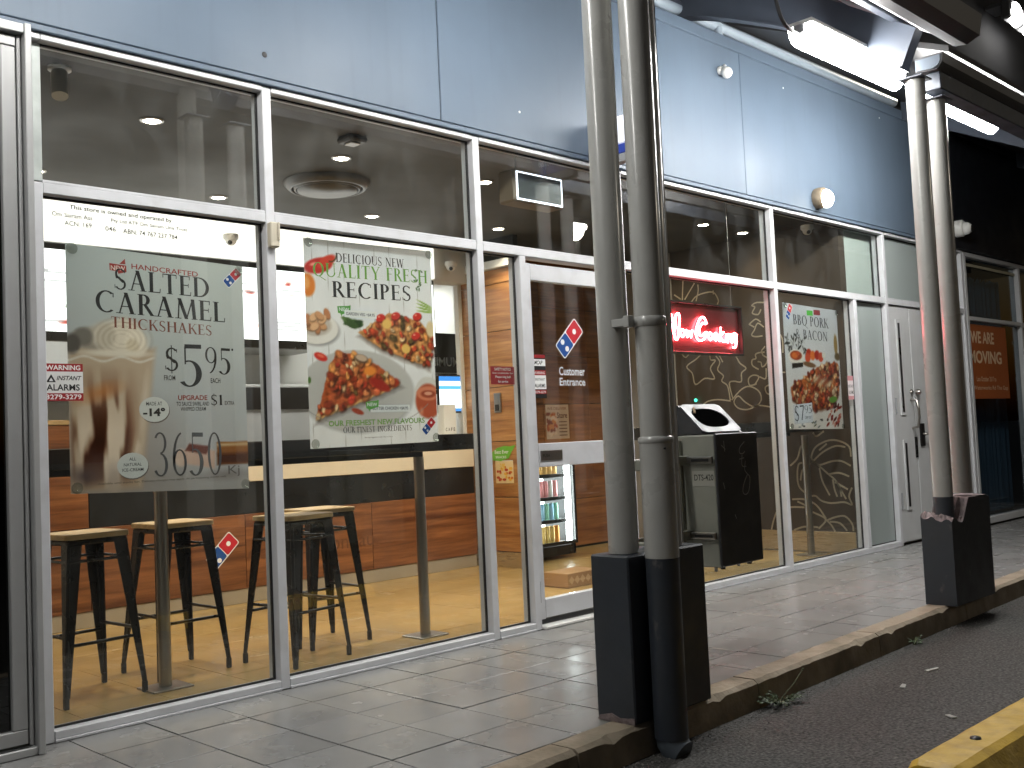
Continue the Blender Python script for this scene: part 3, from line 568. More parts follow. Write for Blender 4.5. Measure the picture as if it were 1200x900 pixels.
# ---- dark sliding door at the far left
sd = thing('sliding_door', 'grey aluminium sliding door with black glass at the left edge of the picture', 'door', (1.0, -.08, 0))
def sp(n, a, b, m=ALUD): return part(n, bb(a, b, .003), m, sd)
sp('jamb', (1.488, -.125, .001), (1.513, -.006, 2.775)); sp('head', (-2.0, -.118, 2.735), (1.4875, -.006, 2.772)); sp('inner_jamb', (1.470, -.090, .034), (1.4835, -.02, 2.733))
sp('top_rail', (-2.0, -.088, 2.687), (1.466, -.03, 2.728)); sp('stile', (1.412, -.085, .096), (1.465, -.03, 2.685)); sp('bottom_rail', (-2.0, -.085, .042), (1.465, -.03, .095))
sp('track', (-2.0, -.115, .0015), (1.4875, -.01, .031)); part('track_groove', box((-2.0, -.1, .0312), (1.469, -.09, .033)), RUBBER, sd)
part('glass_pane', box((-2.0, -.06, .096), (1.411, -.054, 2.685)), glass('black glass', tint=(.05, .05, .05), r0=.05), sd)
# ---- neighbour's window
ns_ = thing('neighbour_shopfront', 'dark window of the shop next door with slim white frame', 'shopfront', (12.0, 0, 0))
for a, b in ((10.71, 10.76), (12.21, 12.26), (13.7, 13.75)): part('mullion', bb((a, 0, .085), (b, .1, 2.745), .003), ALU_W, ns_)
for a, b in ((10.761, 12.209), (12.261, 13.699)):
    part('transom', bb((a, .002, 2.095), (b, .098, 2.135), .003), ALU_W, ns_); part('glass_pane', box((a, .05, .09), (b, .056, 2.094)), DARKGL, ns_); part('glass_pane', box((a, .05, 2.136), (b, .056, 2.745)), DARKGL, ns_)
part('head', bb((10.70, -.002, 2.746), (13.75, .1, 2.79), .003), ALU_W, ns_); part('sill', bb((10.70, -.002, .02), (13.75, .1, .084), .003), ALU_W, ns_)
part('sash_rail', bb((10.78, .03, 2.66), (12.19, .045, 2.69), .002), mat('old brass rail', (.3, .28, .2), .5), ns_)
cu = MB(); yy = []
for k in range(121): x = 10.77+k*.0122; cu.v += [(x, .25+.02*math.sin(k*1.3)+.01*math.sin(k*.5), .09), (x, .25+.02*math.sin(k*1.3)+.01*math.sin(k*.5), 2.60+.03*math.sin(k*1.7))]
for k in range(120): cu.f.append([2*k, 2*k+2, 2*k+3, 2*k+1]); cu.m.append(0); cu.sm.append(True)
tag(link('curtain', cu.mesh('curtain', mat('dark blue curtain', (.20, .28, .35), .9))), 'dark blue pleated curtain behind the window of the shop next door', 'curtain')
mp = thing('moving_poster', 'orange poster reading We are moving in the window next door', 'poster', (11.28, .03, 1.3))
part('sheet', box((10.735, .043, 1.295), (11.83, .0485, 2.065)), mat('orange paper', srgb(160, 80, 22), .6), mp)
W = ink(226, 196, 160)
for q_ in (('WE ARE', 10.86, 1.87, .62, .125, W, .03), ('MOVING', 10.80, 1.66, .86, .135, W, .03), ('Late October 2017 to', 10.95, 1.475, .52, .05, W), ('10 Waterworks Rd The Gap', 10.765, 1.375, 1.02, .055, W)): Print(placeY(.043)).text(*q_).build('lettering', mp)

# ================================================================== FASCIA AND WALL ABOVE
fa = thing('fascia', 'blue grey panelled fascia above the shop windows', 'fascia', (4.0, 0, 2.8))
for a, b in ((-2.0, .69), (.69, 3.69), (3.69, 6.683), (6.683, 9.60)): part('fascia_panel', bb((a+.003, -.03, 2.826), (b-.003, .06, 3.895), .004), BLUEGREY, fa)
part('backing', box((-2.0, -.022, 2.82), (9.60, .05, 3.94)), NAVYF, fa)
part('bottom_flashing', bb((-2.0, -.024, 2.799), (9.60, .09, 2.8255), .003), BLUEGREY, fa); part('top_trim', bb((-2.0, -.038, 3.896), (9.60, .08, 3.985), .006), BLUEGREY, fa)
part('bolt_hole', MB().lathe((2.605, -.0302, 2.936), [(.014, 0), (.012, -.003), (0, -.001)], 'Y', 14), RUBBER, fa)
for x, z in ((5.62, 3.70), (7.3, 3.76), (8.95, 3.83), (1.72, 2.98), (4.3, 2.99)): part('screw', MB().lathe((x, -.0302, z), [(.008, 0), (.006, -.003), (0, -.004)], 'Y', 8), WHITEP, fa)
nf = thing('neighbour_fascia', 'black fascia above the dark window next door', 'fascia', (12, 0, 2.8))
part('panel', bb((9.605, -.03, 2.80), (15.0, .06, 3.98), .004), NAVYF, nf); part('trim', bb((9.605, -.036, 3.985), (15.0, .08, 4.06), .004), NAVYF, nf)
uw = thing('upper_wall', 'dark upper wall of the building above the awning at the top right', 'wall', (10, .2, 4.2))
part('wall', box((9.7, .10, 4.3), (40, .4, 9.0)), mat('dark upper render', (.035, .035, .038), .8), uw); part('corner_trim', bb((9.62, .09, 4.3), (9.69, .4, 9.0), .004), NAVYF, uw)
# wall things on the fascia
wl = thing('bulkhead_lamp', 'round lit bulkhead lamp with drooping glow on the blue fascia', 'lamp', (7.722, -.03, 2.91))
part('base', MB().lathe((7.722, -.031, 2.93), [(.082, 0), (.086, -.03), (.08, -.075), (.06, -.085)], 'Y', 22), mat('weathered brown casing', (.22, .175, .12), .5, dirt=(20, .5, (.12, .09, .06))), wl)
part('globe', MB().sphere((7.728, -.112, 2.918), .074, 18, sc=(1, .75, 1)), mat('lit globe', (.9, .85, .75), .4, emit=22, ecol=(1, .9, .72)), wl)
sn = thing('wall_sensor', 'small white round sensor high on the blue fascia near the panel joint', 'sensor', (6.411, -.03, 3.689))
part('base', MB().lathe((6.411, -.031, 3.70), [(.03, 0), (.032, -.02), (.024, -.03)], 'Y', 14), WHITEP, sn); part('head', MB().sphere((6.42, -.085, 3.675), .042, 14), WHITEP, sn); part('neck', MB().tube([(6.411, -.06, 3.705), (6.418, -.08, 3.735)], .013, 8), GREYP, sn)
tc = thing('turret_camera', 'white turret security camera on the black fascia', 'camera', (10.53, -.03, 2.99))
part('base', MB().lathe((10.50, -.031, 2.99), [(.085, 0), (.085, -.06), (.07, -.08)], 'Y', 20), WHITEP, tc); part('eyeball', MB().sphere((10.52, -.12, 2.985), .062, 16), WHITEP, tc)
part('lens', MB().lathe((10.53, -.172, 2.98), [(.035, 0), (.03, -.012), (0, -.014)], 'Y', 14), BLACK, tc)
bx_ = thing('door_closer_box', 'beige box fixed to the mullion under the transom between two big panes', 'box', (2.626, -.02, 2.03)); part('case', bb((2.604, -.038, 2.030), (2.651, -.0005, 2.147), .005), BEIGEP, bx_); part('cable_cover', bb((2.639, -.046, 2.062), (2.649, -.0385, 2.147), .002), BEIGEP, bx_)
ps = thing('projecting_sign', 'white and blue sign projecting over the entrance, half hidden behind the near columns', 'sign', (5.0, -.15, 2.9))
part('panel', bb((4.93, -.33, 2.862), (4.99, -.031, 3.03), .005), mat('lit white acrylic', (.8, .82, .88), .4, emit=.55, ecol=(.85, .88, 1)), ps); part('lower_panel', bb((4.935, -.33, 2.80), (4.985, -.031, 2.858), .004), mat('blue acrylic', (.03, .06, .35), .3), ps); part('bottom_cap', bb((4.93, -.33, 2.745), (4.99, -.031, 2.797), .004), GREYP, ps)

# ================================================================== AWNING
ARC = [(-1.78, 3.03), (-1.494, 3.249), (-1.331, 3.356), (-1.15, 3.476), (-.939, 3.614), (-.711, 3.755), (-.442, 3.882), (-.22, 3.979), (.065, 4.078), (.45, 4.17)]
DBL = mat('dark blue steel', (.055, .066, .088), .4, 0, var=.08, vs=6)
SOFF = mat('pale roof sheet', (.5, .5, .49), .5, 0, var=.04)
aw = thing('awning', 'curved awning roof with dark blue steel rafters over the footpath', 'awning', (3.0, -1.0, 3.2))
arc = smooth(ARC[1:], 3)
for x0 in (.35, 3.25, 6.15):
    bot = arc; top = [(y-.10, z+.21) for y, z in arc]
    part('rafter', MB().prism(bot+top[::-1], 'X', x0, x0+.10), DBL, aw)
    part('rafter_flange', MB().prism(bot+[(y+.004, z-.012) for y, z in bot][::-1], 'X', x0-.02, x0+.12), DBL, aw)
sh = MB(); xs = [-2+8.5*k/170 for k in range(171)]      # corrugated sheet
prof = [(y-.11, z+.235) for y, z in arc]; prof = [(prof[0][0]-.12, prof[0][1]-.07)]+prof
for x in xs:
    for (y, z) in prof: sh.v.append((x, y, z+.008*math.sin((x+2)/.05*math.pi)))
m_ = len(prof)
for i in range(170):
    for k in range(m_-1): sh.f.append([i*m_+k, (i+1)*m_+k, (i+1)*m_+k+1, i*m_+k+1]); sh.m.append(0); sh.sm.append(True)
part('roof_sheet', sh, SOFF, aw)
part('purlin', MB().tube([(-2, .12, 4.165), (6.6, .12, 4.165)], .04, 14), DBL, aw)
for y, z in ((-.9, 3.86), (-.45, 4.10), (-1.35, 3.55)): part('purlin', bb((-2, y-.14, z-.01), (6.45, y-.09, z+.03), .004), DBL, aw)
wp = tag(link('wall_pipe', MB().tube([(4.5, .12, 4.14), (9.6, .12, 4.14)], .042, 14).mesh('wall_pipe', mat('blue grey pipe', (.3, .36, .42), .35))), 'blue grey horizontal pipe running above the top of the fascia', 'pipe')
pst = tag(link('pipe_stub', MB().tube([(6.63, .1, 3.98), (6.63, .1, 4.12)], .035, 12).mesh('pipe_stub', MATS['blue grey pipe'])), 'short blue grey post carrying the pipe above the fascia', 'post')
gt = thing('gutter', 'dark gutter along the front edge of the curved awning, ending above the far columns', 'gutter', (3, -1.8, 3.4))
GP = [(-1.72, 3.36), (-1.72, 3.50), (-1.74, 3.50), (-1.74, 3.38), (-1.86, 3.40), (-1.88, 3.50), (-1.90, 3.50), (-1.88, 3.38), (-1.80, 3.345)]
part('trough', MB().prism(GP, 'X', -2, 6.38), mat('grey gutter', (.07, .072, .078), .45), gt); part('end_cap', MB().prism([(-1.73, 3.355), (-1.73, 3.50), (-1.895, 3.50), (-1.875, 3.38)], 'X', 6.381, 6.39), DBL, gt)
rg = thing('lower_gutter', 'dark lower gutter with pale rounded end cap right of the far columns', 'gutter', (9, -1.6, 3.3))
QP = [(-1.47, 3.279), (-1.47, 3.344), (-1.626, 3.347), (-1.626, 3.31), (-1.611, 3.285), (-1.58, 3.27)]
part('trough', MB().prism([(-1.465, 3.272), (-1.465, 3.36), (-1.64, 3.36), (-1.635, 3.30), (-1.60, 3.262)], 'X', 6.411, 15), mat('grey steel gutter', (.12, .12, .125), .45), rg); part('end_cap', MB().prism(QP, 'X', 6.40, 6.41), mat('pale blue end cap', (.22, .26, .31), .45), rg)
rs = thing('right_awning', 'dark flat soffit of the awning continuing past the far columns', 'awning', (10, -.8, 3.6))
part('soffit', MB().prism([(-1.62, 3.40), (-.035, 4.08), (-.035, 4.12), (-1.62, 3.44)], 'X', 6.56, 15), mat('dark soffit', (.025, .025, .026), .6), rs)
part('edge_beam', bb((6.45, -1.60, 3.15), (15, -1.48, 3.26), .005), DBL, rs)
for x in (9.4, 12.3): part('rafter', MB().prism([(-1.47, 3.20), (-.036, 3.9), (-.036, 4.07), (-1.47, 3.38)], 'X', x, x+.1), DBL, rs)
# columns, pedestals, down pipe
R = .057
def column(x, y, z0, z1, label, lower=None):
    t = thing('steel_column', label, 'column', (x, y, z0), 'awning columns')
    part('shaft', MB().tube([(x, y, z0+.001), (x, y, z1)], R, 32), POLE, t)
    part('cap_plate', bb((x-.075, y-.075, z1+.0005), (x+.075, y+.075, z1+.011), .003), DBL, t)
    part('weld_seam', MB().tube([(x+R*.72, y-R*.72, z0+.01), (x+R*.72, y-R*.72, z1-.01)], .004, 6), POLE, t)
    if lower: part('painted_foot', MB().tube([(x, y, lower), (x, y, z0)], R+.0005, 32), NAVY, t)
    return t
cA = column(3.155, -1.585, .632, 3.17, 'grey steel column standing left of the near down pipe'); cC = column(3.445, -1.585, .632, 3.17, 'grey steel column mostly hidden behind the near down pipe, carrying the bin')
cD = column(6.24, -1.53, .632, 3.17, 'left one of the two grey columns on the broken far pedestal', .36); cE = column(6.53, -1.53, .635, 3.10, 'right one of the two grey columns on the broken far pedestal')
pA = thing('pedestal', 'intact dark navy pedestal under the near columns', 'pedestal', (3.31, -1.58, 0), 'column pedestals')
part('body', bb((3.068, -1.675, .004), (3.56, -1.488, .63), .006), NAVY, pA)
part('chipped_corner', MB().prism([(-1.672, .0045), (-1.672, .03), (-1.60, .022), (-1.56, .035), (-1.50, .02), (-1.49, .0045)], 'X', 3.0655, 3.068), CORE, pA)
# broken pedestal: body with jagged top left corner
pD = thing('pedestal', 'dark navy pedestal with its upper left corner broken off, under the far columns', 'pedestal', (6.4, -1.53, 0), 'column pedestals')
random.seed(5); NX, NY = 26, 12; x0, x1, ya, yb = 6.113, 6.69, -1.625, -1.44
def hz(u, v):
    d = u-.42+.10*math.sin(v*7)+.05*math.sin(v*19+2)
    z = .62 if d > .06 else .49+.02*math.sin(u*17)+.03*v+(.012*math.sin(u*31+v*13)) if d < -.08 else .49+(d+.08)/.14*.12
    return max(.44, min(.625, z)) + (random.uniform(-.005, .005) if d <= .06 else 0)-(.012 if u > .93 and v < .3 else 0)
mb = MB()
top = [[hz(i/NX, j/NY) for j in range(NY+1)] for i in range(NX+1)]
gx = lambda i: x0+(x1-x0)*i/NX; gy = lambda j: ya+(yb-ya)*j/NY
vt = [(gx(i), gy(j), top[i][j]) for i in range(NX+1) for j in range(NY+1)]
mb.add(vt, [(i*(NY+1)+j, (i+1)*(NY+1)+j, (i+1)*(NY+1)+j+1, i*(NY+1)+j+1) for i in range(NX) for j in range(NY)], 1)
for j, yy_ in ((0, ya), (NY, yb)):
    v = [(gx(i), yy_, .004) for i in range(NX+1)]+[(gx(i), yy_, top[i][j]) for i in range(NX+1)]; mb.add(v, [(i, i+1, NX+2+i, NX+1+i) for i in range(NX)], 0)
for i, xx_ in ((0, x0), (NX, x1)):
    v = [(xx_, gy(j), .004) for j in range(NY+1)]+[(xx_, gy(j), top[i][j]) for j in range(NY+1)]; mb.add(v, [(j, j+1, NY+2+j, NY+1+j) for j in range(NY)], 0)
part('body', mb, [NAVY, CORE], pD)
mb = MB()
for k in range(16): x = random.uniform(6.13, 6.36); y = random.uniform(-1.61, -1.45); r = random.uniform(.008, .02); mb.sphere((x, y, .5+r*.4), r, 6, sc=(1, .8, .7))
part('rubble', mb, CORE, pD)['kind'] = 'stuff'
dp = thing('down_pipe', 'large grey down pipe in front of the near columns, painted dark near the ground', 'pipe', (3.19, -1.74, RZ))
bx, by = 3.193, -1.742
part('upper_pipe', MB().tube([(bx, by, 1.06), (bx, by, 3.40)], .060, 28), POLE, dp); part('lower_pipe', MB().tube([(bx, by, .618), (bx, by, 1.062)], .0655, 28), POLE, dp)
part('socket_rim', MB().lathe((bx, by, 1.05), [(.066, 0), (.069, .005), (.069, .02), (.061, .026)], 'Z', 28), POLE, dp)
part('painted_pipe', MB().tube([(bx, by, RZ+.06), (bx, by, .617)], .064, 28), NAVY, dp); part('shoe', MB().tube([(bx, by, RZ+.075), (bx, by-.004, RZ+.045), (bx+.004, by-.02, RZ+.015), (bx+.006, by-.045, RZ+.002)], [.060, .061, .060, .056], 24), mat('blue grey shoe', (.07, .085, .10), .4), dp)
part('bracket_band', MB().lathe((bx, by, 1.495), [(.0605, 0), (.0635, .002), (.0635, .036), (.0605, .038)], 'Z', 28), POLE, dp)
part('bracket_arm', bb((3.10, by+.03, 1.50), (3.14, by+.115, 1.53), .002).bbox((3.085, by+.018, 1.493), (3.118, by+.045, 1.537), .002), POLE, dp)
part('screw', MB().sphere((3.115, -1.635, 1.515), .007, 8), CHROME, dp); part('screw', MB().sphere((bx-.03, by-.062, 1.03), .005, 8), RUBBER, dp)
# strip lights
def strip_light(x0, x1, label, e=1.):
    t = thing('strip_light', label, 'light', ((x0+x1)/2, -1.2, 3.33), 'awning strip lights')
    part('housing', bb((x0, -1.285, 3.425), (x1, -1.115, 3.455), .006), WHITEP, t)
    q = MB(); n = 9; pr = [(-1.2+.076*math.cos(math.pi+math.pi*k/(n-1)), 3.424+.130*math.sin(math.pi+math.pi*k/(n-1))) for k in range(n)]; q.prism(pr, 'X', x0+.003, x1-.003)
    part('diffuser', q, mat('lit diffuser %.2f' % e, (.9, .92, .95), .4, emit=L_BATTEN*e, ecol=(1.0, .985, .95)), t)
    for xx in (x0-.012, x1-.02): part('clip', bb((xx, -1.235, 3.375), (xx+.03, -1.165, 3.43), .005), GREYP, t)
    for xx in (x0+.2, x1-.2): part('hanger', bb((xx, -1.21, 3.4555), (xx+.02, -1.19, 3.49), .002), GREYP, t)
strip_light(5.47, 6.71, 'lit strip light under the awning left of the far columns', 1.45); strip_light(7.13, 8.37, 'lit strip light under the awning right of the far columns', 1.7); strip_light(3.08, 4.32, 'strip light under the awning just beyond the near columns', .9); strip_light(1.2, 2.44, 'strip light under the awning above the left windows', .8); strip_light(-.9, .34, 'strip light under the awning beyond the left edge')
tag(link('cable', MB().tube(smooth([(5.25, -1.16, 3.72), (5.262, -1.18, 3.52), (5.285, -1.195, 3.42), (5.36, -1.2, 3.375), (5.475, -1.2, 3.37)], 4), .012, 8).mesh('cable', RUBBER)), 'black cable curving down to the left end of the strip light', 'cable')
fl = thing('floodlight', 'bright twin floodlight on the dark upper wall at the top right corner', 'light', (12.2, .1, 5.6))
part('arm', bb((12.05, -.08, 5.68), (12.35, .099, 5.72), .004), GREYP, fl)
for dx, dz in ((0, 0), (.36, -.02)):
    part('lamp_head', bb((12.0+dx, -.20, 5.50+dz), (12.28+dx, -.085, 5.72+dz), .02), GREYP, fl); part('lamp_lens', MB().sphere((12.14+dx, -.19, 5.56+dz), .13, 18, sc=(1, .5, 1.1)), mat('floodlight lens', (.9, .9, .9), .4, emit=24, ecol=(1, .98, .94)), fl)
fb = bpy.data.lights.new('floodlight_beam', 'SPOT'); fb.energy = 950; fb.color = (1, .9, .74); fb.spot_size = math.radians(64); fb.spot_blend = .35; fb.shadow_soft_size = .15
fo = bpy.data.objects.new('floodlight_beam', fb); COL.objects.link(fo); fo.parent = fl; fo.location = (.12, -.42, -.1); fo.rotation_euler = Vector((7.6, 2.6, 5.6)).to_track_quat('Z', 'Y').to_euler()
cp = thing('car_park_lamp', 'car park lamp on a pale post, reflected in the pane over the entrance', 'lamp', (18.75, -12.1, RZ))
part('post', MB().tube([(18.75, -12.1, RZ+.001), (18.75, -12.1, 6.0)], [.09, .06], 16), mat('pale post paint', (.6, .6, .58), .4), cp); part('head', bb((18.35, -12.3, 6.16), (18.95, -11.8, 6.28), .03), GREYP, cp); part('lens', bb((18.40, -12.25, 6.03), (18.85, -11.85, 6.159), .03), mat('lamp lens', (.9, .9, .85), .4, emit=60, ecol=(1, .96, .88)), cp)
pb = bpy.data.lights.new('car_park_beam', 'SPOT'); pb.energy = 400; pb.color = (1, .86, .66); pb.spot_size = math.radians(130); pb.spot_blend = .6; pb.shadow_soft_size = .2
po = bpy.data.objects.new('car_park_beam', pb); COL.objects.link(po); po.parent = cp; po.location = (-.13, .05, 6.1); po.rotation_euler = Vector((6, -6, 6)).to_track_quat('Z', 'Y').to_euler()
tag(link('indicator_lamp', MB().sphere((14.0, .06, 5.97), .022, 8).mesh('indicator_lamp', mat('indicator', (1, 1, 1), .5, emit=3))), 'tiny white point of light on the dark wall below the floodlight', 'light')

# ================================================================== LITTER BIN
lb = thing('litter_bin', 'charcoal and olive grey litter bin bolted to the near column, with hooded slot', 'bin', (4.14, -1.3, .47))
bx0, bx1, b0, b1, z0, z1 = 3.98, 4.315, -1.475, -1.10, .468, 1.074
part('body', bb((bx0+.006, b0+.012, z0), (bx1-.006, b1, z1-.004), .006), BINGREY, lb)
fd = part('front_door', bb((bx0-.002, b0-.002, z0+.004), (bx1+.006, b0+.0115, z1), .004), DGREY, lb)
part('side_skin', bb((bx1-.0055, b0+.012, z0+.004), (bx1+.006, b1, z1), .003), DGREY, lb)
SC_ = mat('scratch', (.33, .33, .33), .6)
for pts in ([(4.21, 1.03), (4.17, 1.005), (4.165, .98), (4.19, .975), (4.21, .985)], [(4.16, .95), (4.2, .955)], [(4.185, .97), (4.18, .92), (4.215, .915)], [(4.21, .94), (4.2, .90), (4.22, .88), (4.24, .86), (4.225, .80), (4.195, .785), (4.175, .80), (4.19, .84), (4.225, .88)], [(4.02, 1.02), (4.05, 1.0)], [(4.04, 1.04), (4.045, .99)], [(4.1, .7), (4.11, .68)], [(4.02, .85), (4.03, .82)]):
    l = smooth(pts, 4); w = .0022; P = Print(placeY(b0-.002))
    for (a, b), (c, d) in zip(l, l[1:]):
        L = math.hypot(c-a, d-b) or 1; nx, nz = -(d-b)/L*w, (c-a)/L*w; P.polys([(a+nx, b+nz), (a-nx, b-nz), (c-nx, d-nz), (c+nx, d+nz)], [(0, 1, 2, 3)], SC_); P.k = 0
    P.build('scratch', fd)
hd = part('hood', MB().prism([(-1.40, z1+.002), (-1.265, 1.212), (-1.13, 1.212), (-1.105, z1+.002)], 'X', 3.992, 4.318), DGREY, lb)
# sloping face plate with an oval hole
sv = Vector((0, .135, .136)).normalized(); nv = Vector((0, -.136, .135)).normalized(); o_ = Vector((3.994, -1.40, z1+.004)); Ls = .190; Ws = .322
fp3 = lambda a, b, e: tuple(o_+Vector((a, 0, 0))+sv*b+nv*e)
n = 40; q = MB(); ov = []; oo = []
for k in range(n):
    a = 2*math.pi*k/n; c, s2 = math.cos(a), math.sin(a); sg = lambda v, p: math.copysign(abs(v)**p, v)
    ov.append((Ws/2+.128*sg(c, .75), Ls/2+.064*sg(s2, .8)*(1-.12*c)))
    m2 = max(abs(c)/(Ws/2), abs(s2)/(Ls/2)); oo.append((Ws/2+c/m2, Ls/2+s2/m2))
for e0, flip in ((.0065, 0), (.0015, 1)): pass
vs = [fp3(*p, .0065) for p in oo]+[fp3(*p, .0065) for p in ov]+[fp3(*p, .001) for p in ov]+[fp3(*p, .001) for p in oo]
q.add(vs, [(k, (k+1) % n, n+(k+1) % n, n+k) for k in range(n)]+[(n+k, n+(k+1) % n, 2*n+(k+1) % n, 2*n+k) for k in range(n)]+[(3*n+k, k, (k+1) % n, 3*n+(k+1) % n)[::-1] for k in range(n)])
part('chute_plate', q, mat('worn white steel', (.115, .12, .13), .4, .2, var=.15, vs=12, dirt=(14, .5, (.1, .1, .1))), hd)
part('chute_dark_disc', MB().add([fp3(*p, .0012) for p in ov], [list(range(n))]), mat('painted hole dark', (.002, .002, .002), .9, spec=0.), hd)  # flat black disc paints the dark inside of the opening
part('litter', MB().tube([fp3(.07, .13, .004), fp3(.085, .16, .012)], .006, 6), mat('tan card', (.35, .25, .15), .8), hd)
for z in (.955, .612):
    part('hasp', bb((bx0-.02, -1.46, z-.014), (bx0-.0025, -1.31, z+.016), .003), CHROME, lb); part('hasp_slot', bb((bx0-.0235, -1.445, z-.006), (bx0-.0205, -1.35, z+.007), .001), BLACK, lb)
    part('bracket_arm', bb((3.47, -1.325, z-.022), (bx0+.004, -1.29, z+.022), .003).bbox((3.455, -1.53, z-.022), (3.48, -1.29, z+.022), .003), BINGREY, lb)
    part('bolt', MB().sphere((3.452, -1.50, z-.03), .010, 8), CHROME, lb)
part('bracket_post', bb((bx0-.026, -1.288, .575), (bx0-.001, -1.255, 1.05), .003), BINGREY, lb)
part('label', bb((bx0+.0042, -1.455, .835), (bx0+.0058, -1.335, .905), .0005), mat('faded label', (.30, .30, .26), .6), lb)
P = Print(placeXneg(bx0+.0042, -1.34, .85)); P.text('DTS-420', .005, .012, .105, .028, ink(35, 35, 30), .01); P.build('lettering', lb)
for x, y in ((4.05, -1.43), (4.27, -1.43), (4.27, -1.15)): part('foot', MB().tube([(x, y, z0-.014), (x, y, z0+.004)], .012, 8), BLACK, lb)

# ================================================================== POSTERS
VC = vcol_mat('poster print')
def fbm(X, Z, s, seed, octs=3):
    r = np.random.RandomState(seed); out = np.zeros_like(X)
    for o in range(octs):
        for _ in range(5):
            a = r.uniform(0, 6.28); f = s*2**o*r.uniform(.7, 1.3); out += np.sin((X*math.cos(a)+Z*math.sin(a))*f+r.uniform(0, 6.28))/2**o/5
    return out
class Cv:
    def __init__(s, X, Z, c): s.X, s.Z = X, Z; s.a = np.ones(X.shape+(3,))*np.array(c)/255.
    def lay(s, m, c): m = np.clip(m, 0, 1)[..., None]; c = np.array(c)/255. if not hasattr(c, 'shape') or np.ndim(c) == 1 else c; s.a = s.a*(1-m)+c*m
    def ell(s, x, z, rx, rz, c, soft=.08, rot=0., alpha=1.):
        ca, sa = math.cos(rot), math.sin(rot); dx, dz = s.X-x, s.Z-z; u = (dx*ca+dz*sa)/rx; v = (-dx*sa+dz*ca)/rz
        s.lay(alpha*(1-np.sqrt(u*u+v*v))/soft, c); return s
    def poly(s, pts, c, soft=.006, wob=.0, seed=1):
        Xw, Zw = s.X, s.Z
        if wob: Xw = Xw+wob*fbm(s.X, s.Z, 90, seed); Zw = Zw+wob*fbm(s.X, s.Z, 90, seed+5)
        m = np.full(s.X.shape, 1e9); n = len(pts); A = sum(pts[i][0]*pts[(i+1) % n][1]-pts[(i+1) % n][0]*pts[i][1] for i in range(n))
        for i in range(n):
            (a, b), (c_, d) = pts[i], pts[(i+1) % n]; L = math.hypot(c_-a, d-b)
            m = np.minimum(m, (1 if A > 0 else -1)*((c_-a)*(Zw-b)-(d-b)*(Xw-a))/L)
        s.lay(m/soft+.5, c); return s.__class__ and m
def pizza_top(cv, mask_pts, seed, n, rmin=.008, rmax=.024, pal=None):
    r = np.random.RandomState(seed); xs = [p[0] for p in mask_pts]; zs = [p[1] for p in mask_pts]; k = 0; m_ = len(mask_pts)
    A = sum(mask_pts[i][0]*mask_pts[(i+1) % m_][1]-mask_pts[(i+1) % m_][0]*mask_pts[i][1] for i in range(m_))
    pal = pal or [(190, 74, 46), (158, 62, 40), (222, 150, 84), (228, 196, 150), (128, 52, 34), (196, 98, 62), (206, 128, 78), (96, 80, 44), (180, 60, 42)]
    sh = fbm(cv.X, cv.Z, 150, seed, 3)
    while k < n:
        x, z = r.uniform(min(xs), max(xs)), r.uniform(min(zs), max(zs)); ok = True
        for i in range(m_):
            (a, b), (c, d) = mask_pts[i], mask_pts[(i+1) % m_]
            if (1 if A > 0 else -1)*((c-a)*(z-b)-(d-b)*(x-a)) < 0: ok = False
        if not ok: continue
        R_ = r.uniform(rmin, rmax); c = np.array(pal[r.randint(len(pal))])*r.uniform(.8, 1.1); rt = r.uniform(0, 3)
        cv.ell(x+.004, z-.006, R_*1.25, R_*.8, c*.35, .6, rt, .75); cv.ell(x, z, R_, R_*r.uniform(.45, .8), np.minimum(255, c), .45, rt); cv.ell(x-.25*R_, z+.25*R_, R_*.4, R_*.2, np.minimum(255, c*1.35+15), .9, rt, .6); k += 1
    m2 = np.full(cv.X.shape, 1e9)
    for i in range(m_):
        (a, b), (c, d) = mask_pts[i], mask_pts[(i+1) % m_]; m2 = np.minimum(m2, (1 if A > 0 else -1)*((c-a)*(cv.Z-b)-(d-b)*(cv.X-a))/math.hypot(c-a, d-b))
    cv.a *= (1+np.clip(m2/.01, 0, 1)*.28*sh)[..., None]
def poster(name, label, x0, x1, z0, z1, tilt, Y, paint, nx, ny, loc):
    t = thing(name, label, 'poster', loc)
    zf = lambda x: tilt*(x-x0)
    pf = lambda a, b, e: (x0+a, Y-e, z0+b+zf(x0+a))
    picture('printed_sheet', pf, x1-x0, z1-z0, nx, ny, lambda U, V: paint(x0+U*(x1-x0), z0+V*(z1-z0)+tilt*U*(x1-x0)), VC, t)
    for x, z in ((x0+.022, z0+.022), (x1-.022, z0+.022+zf(x1)), (x0+.022, z1-.022), (x1-.022, z1-.022+zf(x1))):
        part('suction_cup', MB().lathe((x, .0535, z), [(.024, 0), (.022, .004), (.008, .009), (.006, Y-.0545)], 'Y', 16), SUCK, t)
    return t
